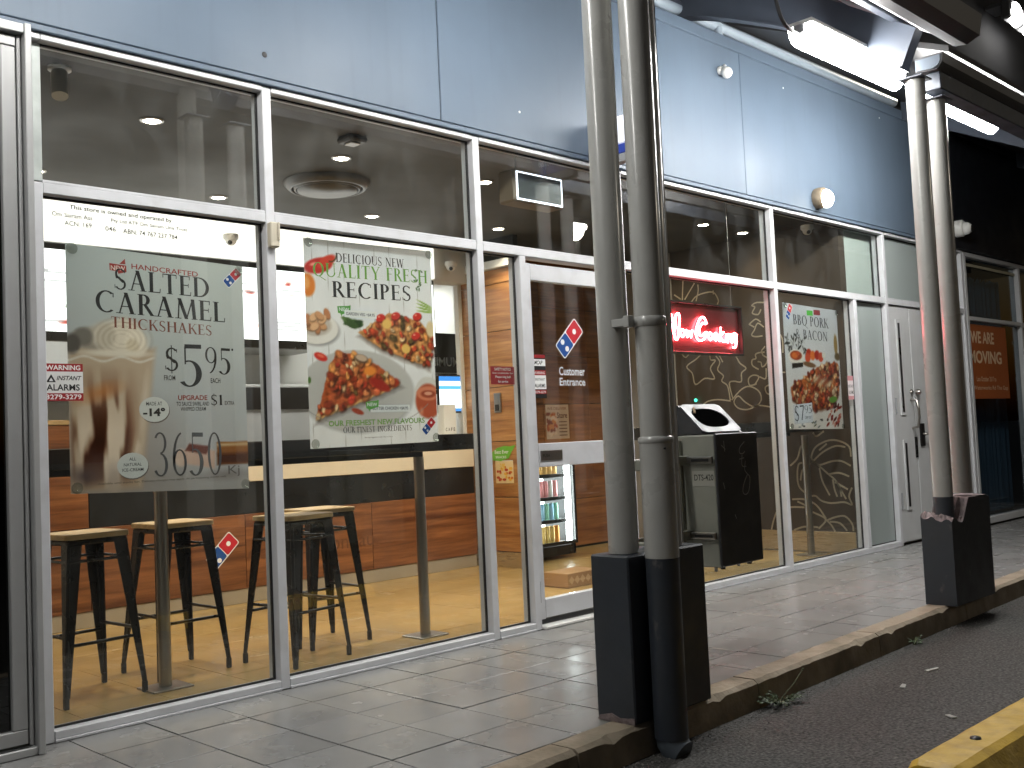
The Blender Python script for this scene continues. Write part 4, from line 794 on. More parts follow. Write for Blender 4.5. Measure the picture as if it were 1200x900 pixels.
# ---- thickshake poster
def paint1(X, Z):
    v = (Z-.95)/1.0
    cv = Cv(X, Z, (0, 0, 0)); a = np.clip(v, 0, 1)[..., None]
    cv.a = (np.array([170, 177, 186])*(1-a)+np.array([188, 201, 204])*a)/255.
    cv.ell(1.87, 1.08, .42, .35, (150, 142, 136), .9, 0, .8)
    # tall glass with caramel streaks
    gl = [(1.70, .955), (2.00, .955), (2.075, 1.55), (1.70, 1.55)]
    m = cv.poly(gl, (186, 170, 150), .03)
    st = fbm(X*3.2, Z*.8, 16, 4, 3); mm = np.clip(m/.05, 0, 1)
    cv.lay(mm*np.clip((st+.16)*2.6, 0, 1)*np.clip(1-abs(Z-1.2)/.28, 0, 1)*np.clip((2.0-X)/.08, 0, 1), (84, 34, 16)); cv.lay(mm*np.clip((st-.0)*4, 0, 1)*np.clip(1-abs(Z-1.16)/.22, 0, 1)*np.clip((1.97-X)/.06, 0, 1), (44, 18, 11))
    cv.lay(mm*np.clip((-st-.1)*4, 0, 1)*np.clip((1.40-Z)/.2, 0, 1), (226, 214, 198))
    cv.ell(1.83, 1.36, .13, .05, (188, 118, 62), .8, .3, .6); cv.ell(2.02, 1.3, .025, .2, (214, 204, 190), .8, -.12, .8)
    cv.ell(1.76, 1.02, .09, .06, (88, 76, 78), .7, 0, .7); cv.ell(1.88, 1.0, .05, .10, (190, 180, 172), .6, 0, .8)
    # cream swirl
    for x, z, rx, rz, c in ((1.80, 1.585, .10, .055, (150, 146, 138)), (1.90, 1.60, .13, .075, (206, 202, 190)), (1.945, 1.60, .085, .09, (222, 216, 202)), (1.86, 1.60, .05, .06, (192, 186, 172)), (1.99, 1.57, .06, .07, (232, 226, 212)), (1.975, 1.555, .035, .04, (212, 202, 180)), (1.765, 1.59, .05, .045, (118, 116, 112)), (1.72, 1.56, .04, .05, (84, 82, 80))): cv.ell(x, z, rx, rz, c, .35)
    for k in range(9):
        f = k/8; cv.lay(.22*np.clip(1-abs(np.hypot((X-1.93)/(.035+.012*k), (Z-1.585)/(.022+.0085*k))-1)/.10, 0, 1)*(Z > 1.53), [(150, 142, 128), (244, 240, 228)][k % 2])
    cv.ell(1.90, 1.525, .2, .02, (222, 218, 206), .6); cv.lay(np.clip(1-abs(Z-1.5-.01*np.sin(X*40))/.008, 0, 1)*np.clip((2.08-X)/.02, 0, 1), (220, 218, 210))
    # caramel pieces and small coffee glass
    cv.ell(2.18, 1.075, .035, .045, (206, 190, 180), .3); cv.poly([(2.19, 1.05), (2.34, 1.02), (2.345, 1.10), (2.21, 1.125)], (196, 172, 160), .01); cv.poly([(2.20, 1.105), (2.30, 1.085), (2.32, 1.12), (2.22, 1.135)], (104, 52, 40), .008)
    cv.poly([(2.352, 1.035), (2.51, 1.035), (2.51, 1.138), (2.352, 1.138)], (140, 92, 44), .004); cv.poly([(2.356, 1.04), (2.51, 1.04), (2.51, 1.085), (2.356, 1.085)], (70, 36, 18), .02); cv.lay(np.clip(1-abs(Z-1.125)/.012, 0, 1)*(X > 2.355), (196, 176, 140))
    cv.ell(2.40, .99, .16, .035, (138, 138, 142), .8, 0, .7)
    # rolled sheet: soft vertical ripples of the paper itself are left to the light
    return cv.a
p1 = poster('thickshake_poster', 'Salted Caramel Thickshakes poster hung behind the leftmost big pane', 1.70, 2.508, .95, 1.972, -.036, .0665, paint1, 150, 190, (2.1, .066, .95))
P = Print(placeY(.0665)); K = ink(24, 26, 30); BR = ink(122, 62, 46); RD = ink(150, 44, 36)
P.poly([(1.882, 1.905), (1.955, 1.90), (1.956, 1.872), (1.92, 1.862), (1.917, 1.872), (1.883, 1.875)], RD); P.poly([(1.925, 1.905), (1.95, 1.928), (1.952, 1.905)], RD); P.text('NEW', 1.888, 1.876, .062, .02, ink(225, 215, 205), .01)
P.text('HANDCRAFTED', 1.978, 1.888, .307, .023, RD, .012, slant=-.036); P.k += 1
def srf(P_, body, x0, za, x1, zb, h, m):
    vs, fs = serif(body); xs = [v[0] for v in vs]; a, b = min(xs), max(xs); ys0, ys1 = 0, 1
    P_.polys([(x0+(u-a)/(b-a)*(x1-x0), za+(zb-za)*(u-a)/(b-a)+v*h) for u, v in vs], fs, m)
srf(P, 'SALTED', 1.902, 1.797, 2.337, 1.786, .088, K); srf(P, 'CARAMEL', 1.820, 1.698, 2.413, 1.679, .090, K); srf(P, 'THICKSHAKES', 1.884, 1.634, 2.343, 1.616, .046, BR)
P.domino(2.456, 1.887, .098)
srf(P, '$', 2.118, 1.455, 2.178, 1.455, .10, K); srf(P, '5', 2.184, 1.388, 2.290, 1.388, .185, K); srf(P, '95', 2.308, 1.446, 2.432, 1.442, .118, K); P.ell(2.444, 1.555, .005, .006, K, 8)
P.text('FROM', 2.111, 1.413, .052, .022, K, .008); P.text('EACH', 2.332, 1.402, .047, .022, K, .008)
P.text('UPGRADE', 2.173, 1.326, .140, .022, RD, .02); P.text('TO SAUCE SWIRL AND', 2.165, 1.301, .156, .018, K, .01); P.text('WHIPPED CREAM', 2.184, 1.279, .120, .017, K, .01); srf(P, '$1', 2.330, 1.304, 2.387, 1.303, .046, K); P.text('EXTRA', 2.398, 1.304, .048, .017, K, .01)
W = ink(214, 214, 208)
for x, z, rx in ((2.063, 1.287, .068), (1.961, 1.052, .068)): P.ell(x+.003, z-.004, rx, .055, ink(110, 104, 100)); P.ell(x, z, rx, .054, W)
P.text('MADE AT', 2.027, 1.304, .072, .016, K, .004); P.text('-14\u00b0', 2.012, 1.258, .100, .036, K, .04)
P.text('ALL', 1.946, 1.073, .03, .013, K, .004); P.text('NATURAL', 1.922, 1.050, .078, .013, K, .004); P.text('ICE-CREAM', 1.915, 1.028, .092, .013, K, .004)
srf(P, '3650', 2.055, 1.003, 2.374, .992, .187, ink(78, 80, 84)); P.text('Kj', 2.405, .980, .057, .05, ink(96, 96, 98))
P.text('Available until stocks last. Delivery charges may apply. At participating stores only.', 1.811, .977, .585, .011, ink(50, 50, 50))
P.build('lettering', p1)
# ---- quality fresh poster
def paint2(X, Z):
    cv = Cv(X, Z, (226, 233, 240)); cv.a += (.02*fbm(X, Z*.2, 60, 2))[..., None]
    for k in range(9): cv.lay(np.clip(1-abs(X-2.88-.095*k-.03*(Z-1.6))/.0016, 0, 1), (166, 172, 174))
    cv.ell(3.10, 2.16, .5, .09, (150, 158, 158), .9, 0, .6)
    # chillies, orange, bowl of chicken
    cv.ell(2.93, 1.985, .095, .042, (190, 44, 36), .2, .25); cv.ell(2.98, 2.01, .07, .03, (206, 70, 50), .3, .5); cv.ell(2.90, 1.99, .03, .012, (236, 150, 130), .5, .3, .7); cv.lay(np.clip(1-abs(np.hypot(X-3.0, Z-2.05)-.04)/.006, 0, 1)*(X > 2.99)*(Z < 2.06), (50, 66, 40))
    cv.ell(2.865, 1.885, .048, .065, (216, 128, 52), .25); cv.ell(2.855, 1.895, .026, .04, (236, 170, 96), .5)
    cv.ell(2.91, 1.665, .145, .085, (140, 144, 148), .2); cv.ell(2.90, 1.675, .14, .082, (226, 228, 228), .08); cv.ell(2.895, 1.69, .11, .06, (190, 186, 180), .2)
    r = np.random.RandomState(3)
    for k in range(14): x, z = 2.885+r.uniform(-.03, .10), 1.70+r.uniform(-.04, .06); c = np.array([(206, 158, 118), (222, 180, 140), (184, 128, 92)][k % 3]); cv.ell(x, z-.006, .034, .022, c*.6, .4, k); cv.ell(x, z, .032, .02, c, .3, k)
    # green herbs top right, asparagus
    for k in range(9): cv.ell(3.50+r.uniform(0, .13), 1.90+r.uniform(0, .12), .012, .006, (60, 96, 52), .4, r.uniform(0, 3))
    for k in range(4): cv.ell(3.60, 1.835-.014*k, .07, .007, (140, 176, 84), .5, -.35+.1*k)
    # spinach
    for k in range(7): cv.ell(3.12+r.uniform(-.05, .06), 1.705+r.uniform(-.02, .02), .05, .016, [(56, 84, 44), (84, 116, 62), (40, 66, 36)][k % 3], .3, r.uniform(-.5, .5))
    # round stone plate
    cv.ell(3.15, 1.36, .37, .215, (120, 126, 130), .12, 0, .7); cv.ell(3.145, 1.368, .36, .21, (186, 190, 192), .05); cv.ell(3.15, 1.372, .33, .185, (176, 181, 184), .4)
    # slice 1
    s1 = [(3.155, 1.662), (3.30, 1.585), (3.61, 1.498), (3.655, 1.66), (3.56, 1.74), (3.36, 1.775)]
    cv.poly([(a+.006, b-.02) for a, b in s1], (120, 112, 106), .03, .004); cv.poly(s1, (196, 140, 84), .008, .004); pizza_top(cv, s1, 12, 75, .014, .032); 
    for x, z in ((3.30, 1.745), (3.40, 1.76), (3.545, 1.765), (3.53, 1.66)): cv.ell(x+.002, z-.006, .036, .024, (110, 26, 22), .3, .3); cv.ell(x, z, .034, .022, (200, 52, 44), .25, .3); cv.ell(x-.01, z+.006, .012, .006, (236, 150, 130), .6)
    for x, z in ((3.34, 1.715), (3.46, 1.59)): cv.ell(x, z, .035, .03, (226, 190, 106), .3)
    cv.ell(3.635, 1.70, .035, .05, (218, 204, 166), .3)
    # slice 2
    s2 = [(2.885, 1.235), (3.09, 1.30), (3.30, 1.37), (3.41, 1.41), (3.27, 1.50), (3.13, 1.55), (3.02, 1.565), (2.97, 1.47)]
    cv.poly([(a+.008, b-.022) for a, b in s2], (96, 92, 92), .04, .004); cv.poly([(a, b-.012) for a, b in s2], (206, 164, 104), .008, .004); cv.poly(s2, (170, 84, 48), .008, .004); pizza_top(cv, s2, 31, 90, .015, .036)
    cv.ell(3.17, 1.53, .05, .026, (92, 72, 58), .3, -.2); cv.ell(3.17, 1.535, .042, .019, (190, 170, 150), .3, -.2); cv.ell(3.22, 1.47, .05, .03, (226, 140, 60), .4); cv.ell(3.28, 1.40, .08, .03, (150, 40, 34), .3, -.4)
    cv.ell(2.925, 1.535, .045, .022, (196, 44, 38), .25, -.3); cv.ell(2.925, 1.54, .03, .011, (226, 110, 90), .5, -.3); cv.ell(2.855, 1.42, .012, .02, (70, 110, 50), .4); cv.ell(3.135, 1.265, .045, .016, (150, 60, 40), .3, -.3)
    # sauce jar
    cv.ell(3.60, 1.33, .105, .12, (206, 210, 210), .1); cv.ell(3.60, 1.315, .095, .10, (172, 84, 60), .15); cv.ell(3.60, 1.355, .088, .042, (206, 128, 98), .2); cv.ell(3.60, 1.352, .06, .024, (150, 70, 52), .3); cv.ell(3.60, 1.355, .034, .012, (220, 160, 134), .4); cv.ell(3.55, 1.26, .02, .03, (214, 150, 120), .6, 0, .6)
    cv.lay(np.clip(1-abs(np.hypot((X-3.2)/.75, (Z-1.43)/.4)-.62)/.006, 0, 1)*(Z < 1.30), (130, 134, 136))
    return cv.a
p2 = poster('recipes_poster', 'Delicious New Quality Fresh Recipes poster with two pizza slices', 2.847, 3.655, 1.088, 2.115, .012, .0665, paint2, 160, 200, (3.25, .066, 1.09))
P = Print(placeY(.0665)); GR = ink(104, 158, 62); WH = ink(232, 234, 232)
srf(P, 'DELICIOUS NEW', 3.036, 2.012, 3.470, 2.018, .046, K); srf(P, 'QUALITY FRESH', 2.897, 1.932, 3.625, 1.948, .068, GR); srf(P, 'RECIPES', 3.006, 1.834, 3.505, 1.845, .080, K)
P.poly([(3.033, 1.79), (3.10, 1.795), (3.115, 1.80), (3.112, 1.765), (3.06, 1.75), (3.058, 1.738), (3.05, 1.755), (3.036, 1.757)], ink(86, 160, 66)); P.text('NEW', 3.043, 1.767, .062, .018, WH, .015)
P.rect(3.075, 1.738, .2, .036, WH); P.text('GARDEN VEG +$4.95', 3.085, 1.746, .178, .018, K, .01)
P.rect(3.215, 1.26, .255, .036, WH); P.text('BUTTER CHICKEN +$4.95', 3.228, 1.269, .23, .018, K, .01)
P.poly([(3.186, 1.312), (3.25, 1.318), (3.268, 1.323), (3.265, 1.288), (3.21, 1.272), (3.207, 1.262), (3.20, 1.277), (3.188, 1.28)], ink(86, 160, 66)); P.text('NEW', 3.195, 1.290, .062, .018, WH, .015)
P.text('OUR FRESHEST NEW FLAVOURS', 2.957, 1.193, .61, .028, GR, .02, slant=.01); srf(P, 'OUR FINEST INGREDIENTS', 3.042, 1.159, 3.477, 1.162, .028, K); P.text('Serving suggestion only. See in store.', 3.171, 1.128, .178, .009, K)
P.domino(3.594, 1.182, .100); P.build('lettering', p2)
# ---- bbq pork poster
def paint3(X, Z):
    v = np.clip((Z-1.08)/1.0, 0, 1)[..., None]; cv = Cv(X, Z, (0, 0, 0)); cv.a = (np.array([220, 222, 222])*(1-v)+np.array([205, 214, 226])*v)/255.; r = np.random.RandomState(9)
    cv.a += (.03*fbm(X, Z, 12, 8))[..., None]
    for k in range(40): x, z = 7.34+r.uniform(-.06, .24), 1.74+r.uniform(-.06, .08); cv.ell(x, z, r.uniform(.02, .05), .012, [(54, 58, 56), (90, 94, 92), (150, 156, 160), (30, 32, 32), (196, 202, 206)][k % 5], .4, r.uniform(0, 3))
    cv.ell(8.07, 1.76, .035, .10, (150, 128, 80), .3); cv.ell(8.09, 1.66, .06, .04, (96, 84, 60), .4)
    cv.ell(7.42, 1.645, .125, .062, (228, 228, 224), .08); cv.ell(7.42, 1.655, .10, .042, (150, 60, 30), .2); cv.ell(7.40, 1.655, .06, .03, (214, 112, 52), .4); cv.ell(7.45, 1.67, .035, .02, (196, 86, 44), .4)
    for x, z, c in ((7.62, 1.675, (176, 50, 34)), (7.68, 1.66, (224, 120, 62)), (7.75, 1.665, (170, 44, 34)), (7.81, 1.65, (196, 70, 44)), (7.60, 1.64, (206, 80, 50))): cv.ell(x, z, .05, .045, c, .3, .4)
    cv.ell(7.86, 1.665, .035, .03, (226, 226, 220), .3); cv.ell(7.62, 1.585, .12, .025, (120, 92, 66), .3, -.1)
    pz = [(7.305, 1.42), (7.33, 1.31), (7.46, 1.245), (7.70, 1.225), (7.96, 1.25), (8.08, 1.36), (8.095, 1.60), (7.96, 1.645), (7.80, 1.585), (7.55, 1.56), (7.40, 1.52)]
    cv.poly([(a, b-.02) for a, b in pz], (112, 66, 40), .03, .006); cv.poly(pz, (176, 98, 52), .012, .006); pizza_top(cv, pz, 44, 150, .02, .045, [(150, 56, 36), (120, 40, 28), (214, 168, 120), (180, 84, 50), (96, 34, 24), (226, 196, 160), (160, 66, 44)])
    for k in range(5): cv.ell(7.72+.05*k, 1.47-.01*k, .10, .03, [(214, 196, 166), (160, 90, 60)][k % 2], .5, .4, .5)
    for k in range(30): cv.ell(7.96+r.uniform(-.1, .13), 1.17+r.uniform(-.08, .09), r.uniform(.02, .045), .014, [(130, 40, 36), (170, 80, 70), (90, 26, 26), (206, 150, 136), (60, 20, 20)][k % 5], .3, r.uniform(.2, 1.2))
    for k in range(16): cv.ell(7.30+r.uniform(0, .5), 1.10+r.uniform(-.02, .05), .03, .008, [(70, 84, 60), (150, 160, 168), (60, 64, 66), (110, 120, 124)][k % 4], .4, r.uniform(-.6, .6))
    cv.ell(7.97, 1.302, .075, .028, (92, 150, 52), .2, .1); cv.poly([(7.35, 1.55), (7.52, 1.565), (7.52, 1.60), (7.35, 1.59)], (26, 26, 26), .006)
    return cv.a
p3 = poster('pork_poster', 'BBQ Pork and Bacon pizza poster behind the pane by the mural wall', 7.255, 8.12, 1.073, 2.068, -.02, .0665, paint3, 130, 150, (7.68, .066, 1.07))
P = Print(placeY(.0665)); DK = ink(58, 62, 72)
P.domino(7.35, 2.0, .13, 60); P.rect(7.625, 1.985, .095, .042, ink(70, 170, 60)); P.rect(7.735, 1.995, .105, .042, ink(120, 34, 44))
srf(P, 'BBQ PORK', 7.405, 1.903, 7.972, 1.892, .080, DK); srf(P, '& BACON', 7.43, 1.793, 7.94, 1.783, .076, DK)
P.poly([(7.332, 1.108), (7.622, 1.122), (7.622, 1.278), (7.326, 1.262)], ink(196, 200, 206)); srf(P, '$7', 7.345, 1.135, 7.49, 1.142, .118, K); srf(P, '95', 7.50, 1.192, 7.61, 1.196, .066, K); P.text('CARRY OUT', 7.50, 1.15, .10, .022, K, .01)
P.build('lettering', p3)

# ---- stickers and notices on the glass
GY = .0535
def notice(name, label, Y=GY): return thing(name, label, 'sign', (0, Y, 0))
t = notice('alarm_sticker', 'Instant Alarms warning sticker on the leftmost pane beside the thickshake poster');
P = Print(placeY(.0462)); RR = ink(150, 30, 34); P.rect(1.598, 1.325, .154, .15, ink(222, 222, 220)); P.rect(1.598, 1.443, .154, .032, RR); P.rect(1.598, 1.325, .154, .031, RR); P.text('WARNING', 1.604, 1.449, .138, .02, WH, .02); P.text('3279-3279', 1.604, 1.331, .140, .02, WH, .02); P.text('INSTANT', 1.646, 1.408, .1, .018, K, .02, .3); P.text('ALARMS', 1.606, 1.366, .132, .026, K, .02)
P.poly([(1.605, 1.40), (1.625, 1.432), (1.643, 1.40)], K); P.poly([(1.616, 1.404), (1.625, 1.418), (1.633, 1.404)], ink(222, 222, 220)); P.build('print', t)
t = notice('owner_lettering', 'small black store owner lettering at the top of the leftmost pane'); O = ink(30, 30, 30)
for q_ in (('This store is owned and operated by', 1.713, 2.104, .445, .024, O, .018, 0, -.012), ('Om Sairam Ass', 1.642, 2.074, .165, .019, O, .012, 0, -.012), ('Pty Ltd ATF Om Sairam Unit Trust', 1.885, 2.071, .345, .020, O, .015, 0, -.012), ('ACN: 169', 1.691, 2.040, .112, .02, O, .012), ('046', 1.86, 2.036, .045, .02, O, .01), ('ABN: 74 767 237 784', 1.936, 2.033, .246, .021, O, .015, 0, -.01)): Print(placeY(.0462)).text(*q_).build('lettering', t)
t = notice('bell_notice', 'small red notice on the narrow side pane left of the entrance door'); part('card', box((4.055, .054, 1.405), (4.243, .0555, 1.508)), ink(160, 34, 44), t)
P = Print(placeY(.054)); P.text('SAFETY NOTICE', 4.085, 1.484, .13, .016, WH, .01); P.text('Door is locked after 9pm', 4.068, 1.463, .165, .012, WH, .004); P.text('Please ring bell', 4.09, 1.438, .12, .017, WH, .012); P.text('for service', 4.11, 1.415, .08, .015, WH, .012); P.build('lettering', t)
t = notice('security_stickers', 'black and white security stickers stacked at the left edge of the entrance door'); part('backing', box((4.388, .0425, 1.325), (4.495, .0445, 1.585)), ink(20, 20, 20), t)
P = Print(placeY(.0425)); P.rect(4.39, 1.562, .104, .02, RR); P.rect(4.39, 1.515, .104, .04, WH); P.text('MCAP', 4.40, 1.523, .07, .024, K, .02, .3); P.rect(4.39, 1.378, .104, .112, WH); P.rect(4.39, 1.46, .104, .03, RR); P.text('WARNING', 4.395, 1.467, .09, .016, WH, .01); P.text('INSTANT', 4.40, 1.428, .085, .015, K, .01, .3); P.text('ALARMS', 4.395, 1.388, .09, .022, K, .02); P.rect(4.39, 1.35, .104, .023, RR); P.text('3279-3279', 4.395, 1.354, .092, .014, WH, .01); P.build('print', t)
t = notice('store_flyer', 'cream and orange store flyer taped inside the entrance door above the middle rail'); part('sheet', box((4.49, .053, 1.082), (4.69, .0545, 1.286)), ink(206, 176, 140), t)
def paintf(X, Z):
    cv = Cv(X, Z, (222, 196, 164)); r = np.random.RandomState(2)
    for k in range(40): cv.ell(4.53+r.uniform(-.03, .05), 1.17+r.uniform(-.06, .06), r.uniform(.012, .03), .012, [(226, 150, 70), (196, 96, 44), (240, 214, 180), (150, 80, 50)][k % 4], .3, k)
    return cv.a
picture('print', lambda a, b, e: (4.49+a, .053-e, 1.082+b), .2, .204, 30, 30, lambda U, V: paintf(4.49+U*.2, 1.082+V*.204), VC, t)
P = Print(placeY(.0525)); P.text('Store', 4.585, 1.205, .09, .035, ink(110, 60, 40), .02)
for k in range(5): P.rect(4.60, 1.18-.02*k, .07, .006, ink(130, 90, 66))
P.text('WE DELIVER', 4.50, 1.255, .17, .016, ink(150, 80, 50)); P.build('lettering', t)
t = notice('pane_sticker', 'small white and red sticker at the right edge of the pane beside the pork poster'); P = Print(placeY(.0462)); P.rect(8.20, 1.30, .098, .20, ink(214, 206, 206)); P.rect(8.20, 1.46, .098, .04, ink(190, 130, 134)); P.rect(8.20, 1.30, .098, .03, ink(190, 130, 134)); P.text('ALARMS', 8.207, 1.345, .085, .03, K, .01); P.text('INSTANT', 8.207, 1.40, .085, .025, K, .01); P.build('print', t)

# ---- neon sign
ne = thing('neon_sign', 'red neon Now Cooking sign in a black box hung behind the glass', 'sign', (6.28, .135, 1.66))
NY_ = .135; kN = .9965; nX = lambda x: x*kN; nZ = lambda z: 1.0853+(z-1.0853)*kN
part('back_box', bb((nX(5.815), NY_, nZ(1.655)), (nX(6.75), NY_+.04, nZ(1.995)), .004), mat('dark red backing', (.06, .006, .008), .35), ne)
for a, b in (((5.80, -.028, 1.640), (6.765, .041, 1.6545)), ((5.80, -.028, 1.9955), (6.765, .041, 2.01)), ((5.80, -.028, 1.655), (5.8145, .041, 1.995)), ((6.7505, -.028, 1.655), (6.765, .041, 1.995))): part('frame', bb((nX(a[0]), NY_+a[1], nZ(a[2])), (nX(b[0])-.0005, NY_+b[1], nZ(b[2])-.0005), .002), BLACK, ne)
NEON = mat('neon tube', (1, .3, .3), .3, emit=L_NEON, ecol=(1.0, .10, .12))
strokes = [[(5.822, 1.745), (5.86, 1.90), (5.895, 1.90), (5.925, 1.80), (5.945, 1.905), (5.985, 1.905), (5.955, 1.748), (5.92, 1.748), (5.89, 1.84), (5.865, 1.745), (5.822, 1.745)],
 [(6.01, 1.755), (5.985, 1.785), (6.01, 1.81), (6.04, 1.785), (6.01, 1.755)], [(6.055, 1.81), (6.07, 1.757), (6.09, 1.80), (6.11, 1.757), (6.13, 1.81)],
 [(6.31, 1.865), (6.285, 1.905), (6.24, 1.90), (6.19, 1.84), (6.172, 1.78), (6.20, 1.74), (6.26, 1.745), (6.315, 1.79), (6.295, 1.80), (6.25, 1.775), (6.215, 1.78), (6.22, 1.825), (6.26, 1.865), (6.29, 1.86), (6.31, 1.865)],
 [(6.345, 1.745), (6.325, 1.775), (6.35, 1.80), (6.38, 1.77), (6.345, 1.745)], [(6.415, 1.745), (6.395, 1.775), (6.42, 1.80), (6.45, 1.77), (6.415, 1.745)],
 [(6.465, 1.74), (6.49, 1.845)], [(6.525, 1.81), (6.478, 1.775), (6.52, 1.738)], [(6.545, 1.735), (6.56, 1.80)], [(6.57, 1.733), (6.585, 1.80), (6.60, 1.775), (6.62, 1.80), (6.625, 1.733)], [(6.69, 1.80), (6.655, 1.805), (6.64, 1.765), (6.665, 1.74), (6.69, 1.80), (6.675, 1.71), (6.64, 1.70)]]
for s in strokes: part('neon_tube', MB().tube([(nX(a), NY_-.016, nZ(b)) for a, b in (smooth(s, 3) if len(s) > 2 else s)], .0066, 8), NEON, ne)
for x in (5.86, 6.70): part('chain', MB().tube([(nX(x), NY_+.02, nZ(2.01)), (nX(x), NY_+.02, 2.8495)], .003, 6), CHROME, ne)

# ================================================================== INSIDE THE SHOP
# ---- service counter
ct = thing('service_counter', 'long service counter with red brown timber front, black band and cream top', 'counter', (4.5, 2.7, 0))
part('carcass', box((2.83, 2.63, .02), (6.22, 3.25, 1.10)), BLACK, ct); part('kickboard', bb((1.58, 2.612, .001), (6.235, 2.629, .105), .002), mat('stone kickboard', (.36, .30, .22), .4, var=.08), ct)
for a, b in ((1.58, 2.828), (2.832, 3.96), (3.964, 5.10), (5.104, 6.235)): part('front_board', bb((a, 2.60, .108), (b, 2.6285, .638), .002), WOODX, ct)
part('black_band', bb((2.832, 2.606, .641), (6.235, 2.6285, .870), .003), BLACK, ct); part('cream_front', bb((2.832, 2.594, .873), (6.235, 2.6285, 1.10), .003), CREAM, ct); part('counter_top', bb((2.82, 2.575, 1.102), (6.24, 3.28, 1.15), .005), CREAM, ct)
part('end_board', bb((1.58, 2.60, .642), (2.826, 2.6285, 1.312), .002), WOODX, ct); part('end_top', bb((1.58, 2.59, 1.315), (2.83, 3.2, 1.345), .003), mat('tan laminate', (.45, .30, .14), .4), ct); part('end_block', box((1.58, 2.629, .02), (2.826, 3.18, 1.31)), BLACK, ct)
P = Print(placeY(2.599)); P.domino(3.775, .395, .262); P.build('logo', ct)
P = Print(placeY(2.599)); P.text('dominos.com.au', 3.98, .30, 1.13, .115, mat('engraved letters', (.14, .05, .018), .4), 0.); P.build('lettering', ct)
# ---- window benches
def bench(x0, x1, posts, label):
    t = thing('window_bench', label, 'bench', ((x0+x1)/2, .45, 0), 'window benches')
    part('top', bb((x0, .30, 1.045), (x1, .68, 1.137), .004), BLACK, t); part('under_rail', bb((x0+.05, .44, 1.015), (x1-.3, .50, 1.0445), .003), BLACK, t)
    for x, y in posts:
        p_ = part('post', MB().tube([(x, y, .009), (x, y, 1.015)], .03, 20), CHROME, t); part('base_plate', bb((x-.10, y-.09, .0012), (x+.10, y+.09, .009), .002), CHROME, p_)
bench(1.60, 4.16, ((2.305, .525), (3.84, .46)), 'black window bench on steel posts behind the two left posters'); bench(5.9, 8.2, ((8.06, .40),), 'black window bench behind the neon sign and pork poster')
# ---- bar stools
def make_stool():
    t = thing('bar_stool', '', 'stool', (0, 0, 0), 'bar stools')
    sv_ = MB(); n = 10; h = .155                                 # dished wooden seat with rounded corners
    ol = []
    for (cx, cy, a0) in ((h-.03, h-.03, 0), (-h+.03, h-.03, 90), (-h+.03, -h+.03, 180), (h-.03, -h+.03, 270)):
        for k in range(5): a = math.radians(a0+90*k/4); ol.append((cx+.03*math.cos(a), cy+.03*math.sin(a)))
    m = len(ol); rings = [(1, .728), (1, .748), (.985, .752), (.7, .750), (.35, .746)]
    v = [(x*s, y*s, z) for s, z in rings for x, y in ol]+[(0, 0, .745)]
    sv_.add(v, [(i*m+k, i*m+(k+1) % m, (i+1)*m+(k+1) % m, (i+1)*m+k) for i in range(4) for k in range(m)]+[(4*m+k, 4*m+(k+1) % m, 5*m) for k in range(m)]+[list(range(m))[::-1]], 0, False)
    part('seat', sv_, SEAT, t)
    part('seat_frame', bb((-.145, -.145, .702), (.145, .145, .727), .008), BLACKM, t)
    for sx in (1, -1):
        for sy in (1, -1):
            # folded sheet-metal leg: wide L at the top, narrow at the foot, splayed outwards
            tp = Vector((.142*sx, .142*sy, .712)); ft = Vector((.195*sx, .195*sy, .045)); wt, wb_ = .066, .022; q = MB()
            for d in ((-sx, 0), (0, -sy)):
                a, b = tp, tp+Vector((d[0]*wt, d[1]*wt, 0)); c, e = ft+Vector((d[0]*wb_, d[1]*wb_, 0)), ft; ins = Vector((-sx*.004 if d[0] == 0 else 0, -sy*.004 if d[1] == 0 else 0, 0))
                q.add([a, b, c, e, a+ins, b+ins, c+ins, e+ins], [(0, 1, 2, 3), (7, 6, 5, 4), (0, 4, 5, 1), (1, 5, 6, 2), (2, 6, 7, 3), (3, 7, 4, 0)])
            mid = (tp+ft)/2
            q.tube([tp+Vector((-sx*.006, -sy*.006, 0)), ft+Vector((-sx*.006, -sy*.006, 0))], .009, 8)
            lg = part('leg', q, BLACKM, t); part('foot', bb((ft.x-.011-sx*.008, ft.y-.011-sy*.008, .001), (ft.x+.011-sx*.008, ft.y+.011-sy*.008, .052), .003), RUBBER, lg)
    z = .265; k = .140+(.695-z)/.65*.055-.012
    for a, b in (((-k, -k, z), (k, -k, z)), ((-k, k, z), (k, k, z)), ((-k, -k, z+.035), (-k, k, z+.035)), ((k, -k, z+.035), (k, k, z+.035))): part('foot_rail', MB().tube([a, b], .008, 8), BLACKM, t)
    kk = .145
    for a, b in (((-kk, -kk, .63), (kk, -kk, .63)), ((-kk, kk, .63), (kk, kk, .63)), ((-kk, -kk, .63), (-kk, kk, .63)), ((kk, -kk, .63), (kk, kk, .63))): part('brace', MB().tube([a, b], .007, 8), BLACKM, t)
    return t
s0 = make_stool(); s0.location = (2.005, .70, 0); s0.rotation_euler = (0, 0, .08); s0['label'] = 'black bar stool with pale wooden seat, leftmost, cut by the window frame'
copy_tree(s0, (2.525, .85, 0), .03, 'black bar stool behind the left steel post, beside the counter logo'); copy_tree(s0, (3.045, .545, 0), .17, 'black bar stool nearest the glass, half behind the mullion')
copy_tree(s0, (3.405, .84, 0), -.03, 'black bar stool to the left of the right steel post'); copy_tree(s0, (6.98, .72, 0), .1, 'black bar stool seen behind the litter bin')
